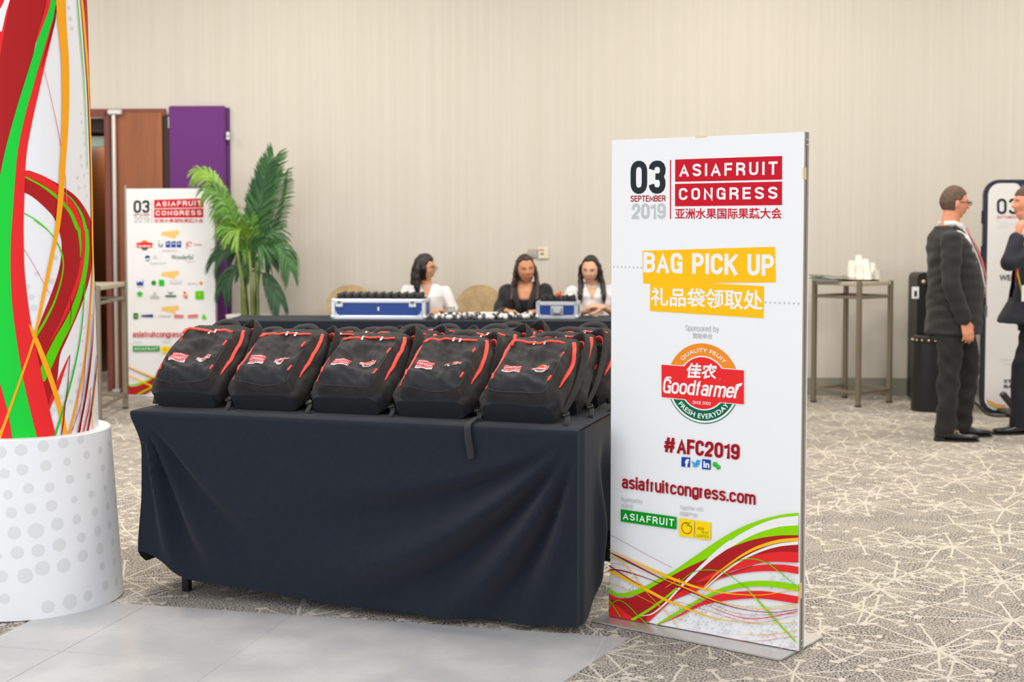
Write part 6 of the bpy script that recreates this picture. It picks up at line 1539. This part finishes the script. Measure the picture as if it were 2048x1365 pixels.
for s, el, wr in ((-1, (-.235, -.05, .73), (-.15, -.24, .79)), (1, (.235, -.05, .73), (.15, -.24, .79))): c.cap((s * .160, .012, .948), el, .060, .052, 16); c.cap(el, wr, .052, .040, 16)
fuse('blazer', c, blaz, w2_, .006, 4, .010, .10, cut=lambda L: ~((np.abs(L[:, 0]) < .020 + np.maximum(0, L[:, 2] - .74) * .30) & (L[:, 1] < .0) & (L[:, 2] > .74)))
for s in (-1, 1):
    m = MB(); m.tube([(s * .022, -.138, .75), (s * .05, -.142, .84), (s * .078, -.122, .93), (s * .085, -.06, .99), (s * .07, .02, 1.03)], [.006, .022, .026, .022, .014], 10, .22, up=(0, -1, .2)); lobj('lapel', m, blaz, w2_, True)
m = MB(); hair_cap(m, HM, par2, 1.085, .080, -.3, -.2)
for s, x2 in ((1, 1), (-1, 1)):
    m.tube([HM @ Vector((s * .05, -.01, .07)), HM @ Vector((s * .084, -.005, .0)), Vector(HM @ Vector((s * .092, -.005, -.07))), Vector((-s * .105, -.05, .97)), Vector((-s * .105, -.125, .88)), Vector((-s * .10, -.125, .82))], [.02, .026, .03, .036, .03, .008], 14, .62)
m.tube([HM @ Vector(q) for q in ((0, -.06, .05), (0, -.10, -.02), (0, -.105, -.12), (0, -.09, -.2))], [.05, .07, .072, .02], 16, .6, up=(0, 1, 0))
fuse('hair', m, hair_br, w2_, .005, 3, .004, .03)
for s in (-1, 1): lobj('earring', MB().ball(HM @ Vector((s * .076, .004, -.040)), .006, 10, 8), steel, w2_, True)
for s in (-1, 1):
    m = MB(); m.cap((s * .09, -.02, .53), (s * .10, -.37, .53), .088, .07, 16); m.cap((s * .10, -.37, .52), (s * .10, -.35, .1), .065, .055, 14); fuse('trouser_leg', m, trou, w2_, .008, 3)
# woman 3: white shirt, looking down, hand raised over the table
par3 = dict(nose=.014, chin=.006, jaw=.30, r=(.074, .090, .114))
w3, b, HM = seated(1184, 11.50, 'seated woman in white shirt nearest the large sign, looking down at her hands', -.05, (-.012, -.04, 1.128), math.radians(-14), -.17, -.04, par3, sk3, shirt_w)
arms3 = ((-1, (-.225, -.05, .74), (-.05, -.30, .80), (.8, -.3, .25)), (1, (.24, -.10, .74), (.09, -.34, .835), (-.9, -.15, .15)))
for s, el, wr, dd in arms3:
    b.cap((s * .155, .01, .945), el, .040, .036, 14); b.cap(el, wr, .036, .023, 14); hand(b, wr, dd, (0, -.4, 1), (0, -1, .4), .65)
fuse('body', b, sk3, w3, .005, 3); face_parts(w3, HM, par3, sk3, lip=(200, 124, 112), closed=True)
c = MB(); c.loft([(0, 0, .52, .174, .124), (0, 0, .62, .160, .118), (0, .003, .74, .144, .112), (0, 0, .84, .156, .118), (0, 0, .91, .170, .120), (0, .008, .965, .166, .100), (0, .012, 1.0, .108, .074), (0, .014, 1.014, .072, .062)])
for s in (-1, 1): c.cap((s * .158, .01, .945), (s * .215, -.04, .80), .058, .056, 16)
fuse('shirt', c, shirt_w, w3, .006, 4, .011, .09, cut=lambda L: ~((np.abs(L[:, 0]) < (L[:, 2] - .885) * .42) & (L[:, 1] < 0) & (L[:, 2] > .885)))
for s in (-1, 1): lobj('collar', MB().prism([(0, 0), (.055, .01), (.075, -.035), (.015, -.095)], lambda u, v, w, s=s: (s * (.012 + u), -.088 + .9 * u + w - .25 * v, .998 + v), .006), shirt_w, w3)
m = MB(); hair_cap(m, HM, par3, 1.085, .084, -.3, -.2)
for s in (1, -1):
    m.tube([HM @ Vector((s * .045, .0, .085)), HM @ Vector((s * .080, .005, .03)), HM @ Vector((s * .088, .0, -.05)), Vector((-s * .092, -.06, .99)), Vector((-s * .10, -.12, .91)), Vector((-s * .098, -.132, .85))], [.018, .026, .032, .036, .032, .010], 14, .62)
m.tube([HM @ Vector(q) for q in ((0, -.06, .05), (0, -.10, -.02), (0, -.105, -.12), (0, -.09, -.2))], [.05, .07, .072, .02], 16, .6, up=(0, 1, 0))
fuse('hair', m, hair_b, w3, .005, 3, .004, .03)
for s in (-1, 1):
    m = MB(); m.cap((s * .09, -.02, .53), (s * .10, -.37, .53), .088, .07, 16); m.cap((s * .10, -.37, .52), (s * .10, -.35, .1), .065, .055, 14); fuse('trouser_leg', m, trou, w3, .008, 3)

# ---- standing man in a dark suit, facing the right. local frame: faces +X, camera at -Y
suit = mat('suit_charcoal', (33, 32, 31), .8, var=.08, vscale=60, bump=.3, bscale=300, sheen=.08); suit_t = mat('trouser_charcoal', (24, 24, 23), .8, bump=.3, bscale=300, sheen=.06)
suit_n = mat('suit_navy', (26, 28, 40), .8, bump=.3, bscale=300, sheen=.08); suit_nt = mat('trouser_navy', (18, 20, 29), .8, bump=.3, bscale=300)
shoe_m = mat('shoe_leather', (22, 24, 30), .22, coat=.3); sole_m = mat('shoe_sole', (20, 18, 18), .6); skm = skin('ruddy', (222, 150, 118))
shirt2 = mat('shirt_white', (232, 228, 228), .75); tie_m = mat('tie_red', (172, 20, 30), .5); lan = mat('lanyard', (226, 190, 190), .6); gold = mat('buckle_gold', (226, 208, 160), .25, .7)
def shoe(root, c, yaw, buckles=False):
    M = Matrix.Translation(c) @ Matrix.Rotation(yaw, 4, 'Z'); m = MB()
    secs = []
    for x, w, h, zb in ((-.085, .020, .03, .03), (-.080, .032, .075, .02), (-.05, .036, .098, .015), (.0, .036, .092, .012), (.05, .040, .066, .010), (.10, .046, .048, .010), (.15, .045, .040, .012), (.19, .034, .030, .016), (.212, .016, .018, .02)):
        secs.append([M @ Vector((x, w * math.cos(2 * PI * k / 18), zb + h * .5 + h * .5 * math.copysign(abs(math.sin(2 * PI * k / 18)) ** .8, math.sin(2 * PI * k / 18)))) for k in range(18)])
    m.rings(secs); s = lobj('shoe', m, shoe_m, root, True)
    out = [(-.088, 0), (-.082, .030), (-.03, .038), (.04, .038), (.11, .050), (.16, .048), (.20, .034), (.218, 0)]; pl_ = out + [(x, -y) for x, y in out[-2:0:-1]]
    lobj('sole', MB().prism(pl_, lambda u, v, w: M @ Vector((u, v, .002 + w)), .012), sole_m, s); lobj('heel', MB().box(M @ Vector((-.052, 0, .014)), (.065, .064, .028), M.to_3x3(), .005), sole_m, s)
    if buckles:
        for x, z in ((.035, .098), (.062, .070)):
            R = M.to_3x3() @ Matrix.Rotation(.75, 3, 'Y'); mm = MB(); c0 = M @ Vector((x - .004, -.034, z - .006))
            for dx, dz, lx, lz in ((-.011, 0, .005, .027), (.011, 0, .005, .027), (0, .011, .027, .005), (0, -.011, .027, .005), (0, 0, .003, .02)): mm.box(c0 + M.to_3x3() @ Vector((dx, 0, dz)), (lx, .006, lz), M.to_3x3(), .001)
            lobj('shoe_buckle', mm, gold, s); 
            lobj('shoe_strap', MB().tube([M @ Vector((x - .03, -.036, z - .045)), M @ Vector((x - .002, -.036, z - .008)), M @ Vector((x + .008, -.01, z + .008)), M @ Vector((x + .008, .02, z))], .010, 8, .25, up=(0, -1, 0)), shoe_m, s, True)
def standing(label, x, Y, rz, par, HMat, skm_, suitm, troum, legs, arms, torso, jacket, hairm, hem, opts):
    r = thing('person', label, 'person', (x, Y, 0), rz)
    b = MB(); head_mesh(b, HMat, par)
    hc = HMat.translation
    b.cap((opts['nx'], 0, 1.44), hc + Vector((-.018, 0, -.065)), .066, .060, 20)
    b.loft(torso)
    for (hp, kn, an, toe) in legs: b.cap(hp, kn, .092, .062, 18); b.cap(kn, an, .060, .038, 16); b.cap(an, Vector(an) + Vector(((.05 if toe[0] > an[0] else -.05), 0, -.05)), .034, .020, 12)
    for (sh, el, wr, D, Np, Th, curl) in arms: b.cap(sh, el, .052, .042, 16); b.cap(el, wr, .042, .028, 16); hand(b, wr, D, Np, Th, curl, 1.08)
    fuse('body', b, skm_, r, .005, 2)
    c = MB(); c.loft([(q[0] + opts.get('sx', .004), q[1], q[2], q[3] + .008, q[4] + .006) for q in torso[1:]]); c.cap((opts['nx'] + .004, 0, 1.42), (opts['nx'] + .012, 0, 1.462), .082, .073, 24)
    fuse('shirt', c, shirt2, r, .006, 3)
    c = MB(); c.loft(jacket)
    for (sh, el, wr, *_) in arms:
        w2 = Vector(el).lerp(Vector(wr), .93); c.cap(sh, el, .069, .060, 18); c.cap(el, w2, .060, .050, 18)
    fuse('jacket', c, suitm, r, .006, 3, opts.get('wr', .008), .12, cut=opts['cut'])
    for (sh, el, wr, *_) in arms:
        e, w_ = Vector(el), Vector(wr); d = (w_ - e).normalized(); lobj('shirt_cuff', MB().tube([w_ - d * .035, w_ - d * .005, w_ + d * .004], [.040, .038, .036], 18), shirt2, r, True)
    c = MB(); c.loft([(legs[0][0][0], 0, hem - .10, .135, .165), (legs[0][0][0], 0, .90, .142, .168), (legs[0][0][0], 0, 1.02, .145, .165)])
    for (hp, kn, an, toe) in legs:
        k = Vector(kn); a = Vector(an); c.cap(hp, kn, .104, .074, 20); c.cap(k, (a.x, a.y, .145), .074, .062, 20); c.loft([(a.x - .005, a.y, .055, .068, .058), (a.x - .003, a.y, .09, .070, .060), (a.x, a.y, .16, .064, .060)], 20)
    fuse('trousers', c, troum, r, .006, 4, .010, .13)
    return r
parm = dict(nose=.027, chin=.010, jaw=.20, r=(.078, .097, .116))
mY = 9.58; mx = P(1906, 700, mY).x
def zz(py, Y=mY): return H - (py - 461) / F * Y * .999
def xx(px, py=600, Y=mY): return P(px, py, Y).x - mx
hm = Matrix.Translation((xx(1905), .0, zz(407))) @ Matrix.Rotation(-PI / 2 + .08, 4, 'Z') @ Matrix.Rotation(-.06, 4, 'X')
legs = [((xx(1898), -.085, .93), (xx(1892), -.10, .50), (xx(1887), -.11, .09), (xx(1905), -.12, .04)), ((xx(1920), .085, .93), (xx(1948), .09, .50), (xx(1938), .10, .09), (xx(1965), .10, .04))]
arms = [((xx(1884), -.178, 1.385), (xx(1880), -.235, 1.09), (xx(1909), -.225, .845), (.28, .02, -1), (.25, -1, 0), (1, 0, 0), .42), ((xx(1892), .195, 1.395), (xx(1900), .25, 1.09), (xx(1945), .22, .86), (.2, 0, -1), (.2, 1, 0), (1, 0, 0), .4)]
tor = [(xx(1905), 0, .88, .12, .155), (xx(1905), 0, .98, .135, .16), (xx(1912), 0, 1.08, .150, .155), (xx(1908), 0, 1.20, .140, .165), (xx(1900), 0, 1.32, .125, .18), (xx(1895), 0, 1.41, .105, .17), (xx(1894), 0, 1.46, .075, .10)]
jac = [(xx(1906), 0, .745, .190, .20), (xx(1908), 0, .80, .188, .20), (xx(1909), 0, .92, .186, .195), (xx(1911), 0, 1.05, .188, .19), (xx(1907), 0, 1.18, .174, .195), (xx(1899), 0, 1.30, .150, .205), (xx(1893), 0, 1.40, .128, .20), (xx(1891), 0, 1.45, .095, .135), (xx(1891), 0, 1.485, .076, .088)]
vcut = lambda L: ~((L[:, 0] > .0) & (np.abs(L[:, 1] - .01) < .022 + np.maximum(0, L[:, 2] - 1.0) * .16) & (L[:, 2] > .98) & (L[:, 2] < 1.6))
man = standing('man in a charcoal suit with red tie and glasses, standing in profile facing right', mx, mY, 0, parm, hm, skm, suit, suit_t, legs, arms, tor, jac, hair_sh, .80, dict(nx=xx(1896), cut=vcut, sx=.014))
face_parts(man, hm, parm, skm, lip=(186, 96, 84), brow=(96, 74, 56)); spectacles(man, hm, parm, .024, .014, .0026, 'dark framed spectacles')
m = MB(); hair_cap(m, hm, parm, 1.055, .058, -.055, .012, .002); fuse('hair', m, hair_sh, man, .004, 2, .002, .02)
m = MB(); m.tube([(xx(1921), .0, 1.48), (xx(1929), .0, 1.41), (xx(1943), .0, 1.30), (xx(1957), .0, 1.18), (xx(1965), .0, 1.07), (xx(1967), 0, .99)], [.040, .062, .066, .058, .042, .012], 14, .34, up=(1, 0, .3)); lobj('shirt_front', m, shirt2, man, True)
m = MB(); m.tube([(xx(1929), -.012, 1.475), (xx(1937), -.016, 1.41), (xx(1950), -.016, 1.32), (xx(1962), -.012, 1.22), (xx(1969), -.008, 1.12)], [.018, .026, .034, .038, .030], 10, .4, up=(1, 0, .3)); lobj('tie', m, tie_m, man, True)
m = MB(); m.tube([(xx(1922), -.060, 1.49), (xx(1938), -.052, 1.40), (xx(1955), -.050, 1.27), (xx(1968), -.040, 1.13), (xx(1971), -.01, 1.00), (xx(1972), -.01, .92)], [.008] * 6, 8, .3, up=(1, 0, .3)); lobj('lanyard', m, lan, man, True, label='pale pink lanyard')
lobj('badge', MB().box((xx(1972), -.01, .895), (.006, .06, .08), None, .002), shirt2, man)
for s in (-1, 1):
    m = MB(); m.tube([(xx(1898), s * .090, 1.492), (xx(1914), s * .096, 1.44), (xx(1929), s * .096, 1.34), (xx(1946), s * .082, 1.21), (xx(1963), s * .052, 1.05)], [.012, .024, .030, .026, .008], 12, .25, up=(.6, s * .8, 0)); lobj('lapel', m, suit, man, True)
    lobj('collar', MB().tube([(xx(1880), s * .062, 1.508), (xx(1898), s * .074, 1.512), (xx(1915), s * .060, 1.492), (xx(1926), s * .022, 1.462)], [.014, .017, .018, .008], 10, .25, up=(0, s, .2)), shirt2, man, True)
shoe(man, (xx(1887) + .005, -.112, 0), -.10, True); shoe(man, (xx(1938) + .0, .10, 0), .05, False)
lobj('ring', MB().tube([Vector(arms[0][2]) + Vector((.038 + .0105 * math.cos(a), -.004 + .0105 * math.sin(a), -.118)) for a in [2 * PI * k / 12 for k in range(13)]], .0022, 6), gold, man, True, label='gold finger ring')
# ---- second man at the right edge, facing left with one hand raised
mx, mY = P(2076, 700, 9.9).x, 9.9
hm2 = Matrix.Translation((-.09, .03, 1.655)) @ Matrix.Rotation(PI / 2, 4, 'Z')
Xn = lambda px: P(px, 600, 9.78).x - mx
legs = [((-.0, -.09, .93), (Xn(2052), -.10, .50), (Xn(2046), -.11, .09), (Xn(2020), -.12, .05)), ((.03, .09, .93), (.06, .09, .50), (.04, .10, .09), (-.03, .10, .05))]
arms = [((.0, -.20, 1.37), (Xn(2000), -.30, 1.235), (Xn(2020), -.24, 1.405), (.22, .12, .95), (-1, -.2, .1), (0, 1, 0), .75), ((.03, .19, 1.38), (.05, .26, 1.10), (-.02, .20, .88), (0, 0, -1), (0, 1, 0), (-1, 0, 0), .4)]
tor = [(.0, 0, .88, .12, .155), (0, 0, .98, .13, .16), (-.01, 0, 1.08, .135, .155), (-.01, 0, 1.20, .13, .165), (0, 0, 1.32, .125, .18), (.01, 0, 1.41, .105, .17), (.01, 0, 1.46, .075, .10)]
jac = [(-.07, 0, .80, .22, .20), (-.06, 0, .84, .215, .20), (-.02, 0, .95, .19, .195), (-.015, 0, 1.06, .175, .19), (-.01, 0, 1.18, .165, .195), (0, 0, 1.30, .152, .205), (.01, 0, 1.40, .13, .20), (.012, 0, 1.45, .095, .135), (.012, 0, 1.485, .076, .088)]
vcut2 = lambda L: ~((L[:, 0] < .0) & (np.abs(L[:, 1]) < .022 + np.maximum(0, L[:, 2] - 1.0) * .16) & (L[:, 2] > .98) & (L[:, 2] < 1.6))
man2 = standing('man in a navy suit at the right edge, raising one hand to his face', mx, mY, 0, parm, hm2, skm, suit_n, suit_nt, legs, arms, tor, jac, hair_sh, .84, dict(nx=.012, cut=vcut2, sx=-.012))
face_parts(man2, hm2, parm, skm, brow=(60, 48, 40)); m = MB(); hair_cap(m, hm2, parm, 1.06, .05, -.055, .01, .002); fuse('hair', m, hair_sh, man2, .004, 2, .002, .02)
shoe(man2, (Xn(2046) + .01, -.112, 0), PI + .08, False); shoe(man2, (.05, .10, 0), PI - .05, False)
lobj('tie', MB().tube([(-.085, 0, 1.45), (-.13, 0, 1.36), (-.155, 0, 1.2), (-.165, 0, 1.08)], [.016, .03, .036, .034], 10, .3, up=(-1, 0, .3)), tie_m, man2, True)
lobj('lanyard', MB().tube([(-.06, -.06, 1.49), (-.14, -.06, 1.34), (-.175, -.05, 1.15), (-.18, -.17, .99)], [.009] * 4, 8, .3, up=(-1, 0, .3)), mat('lanyard_yellow', (226, 200, 60), .6), man2, True, label='yellow lanyard')
lobj('badge', MB().box((Xn(2046), -.205, 1.015), (.085, .006, .115), None, .002), shirt2, man2, label='white name badge')
for o in bpy.data.objects:
    if o.name.split('.')[0] in ('halftone_dots', 'dotted_line'): o['kind'] = 'stuff'
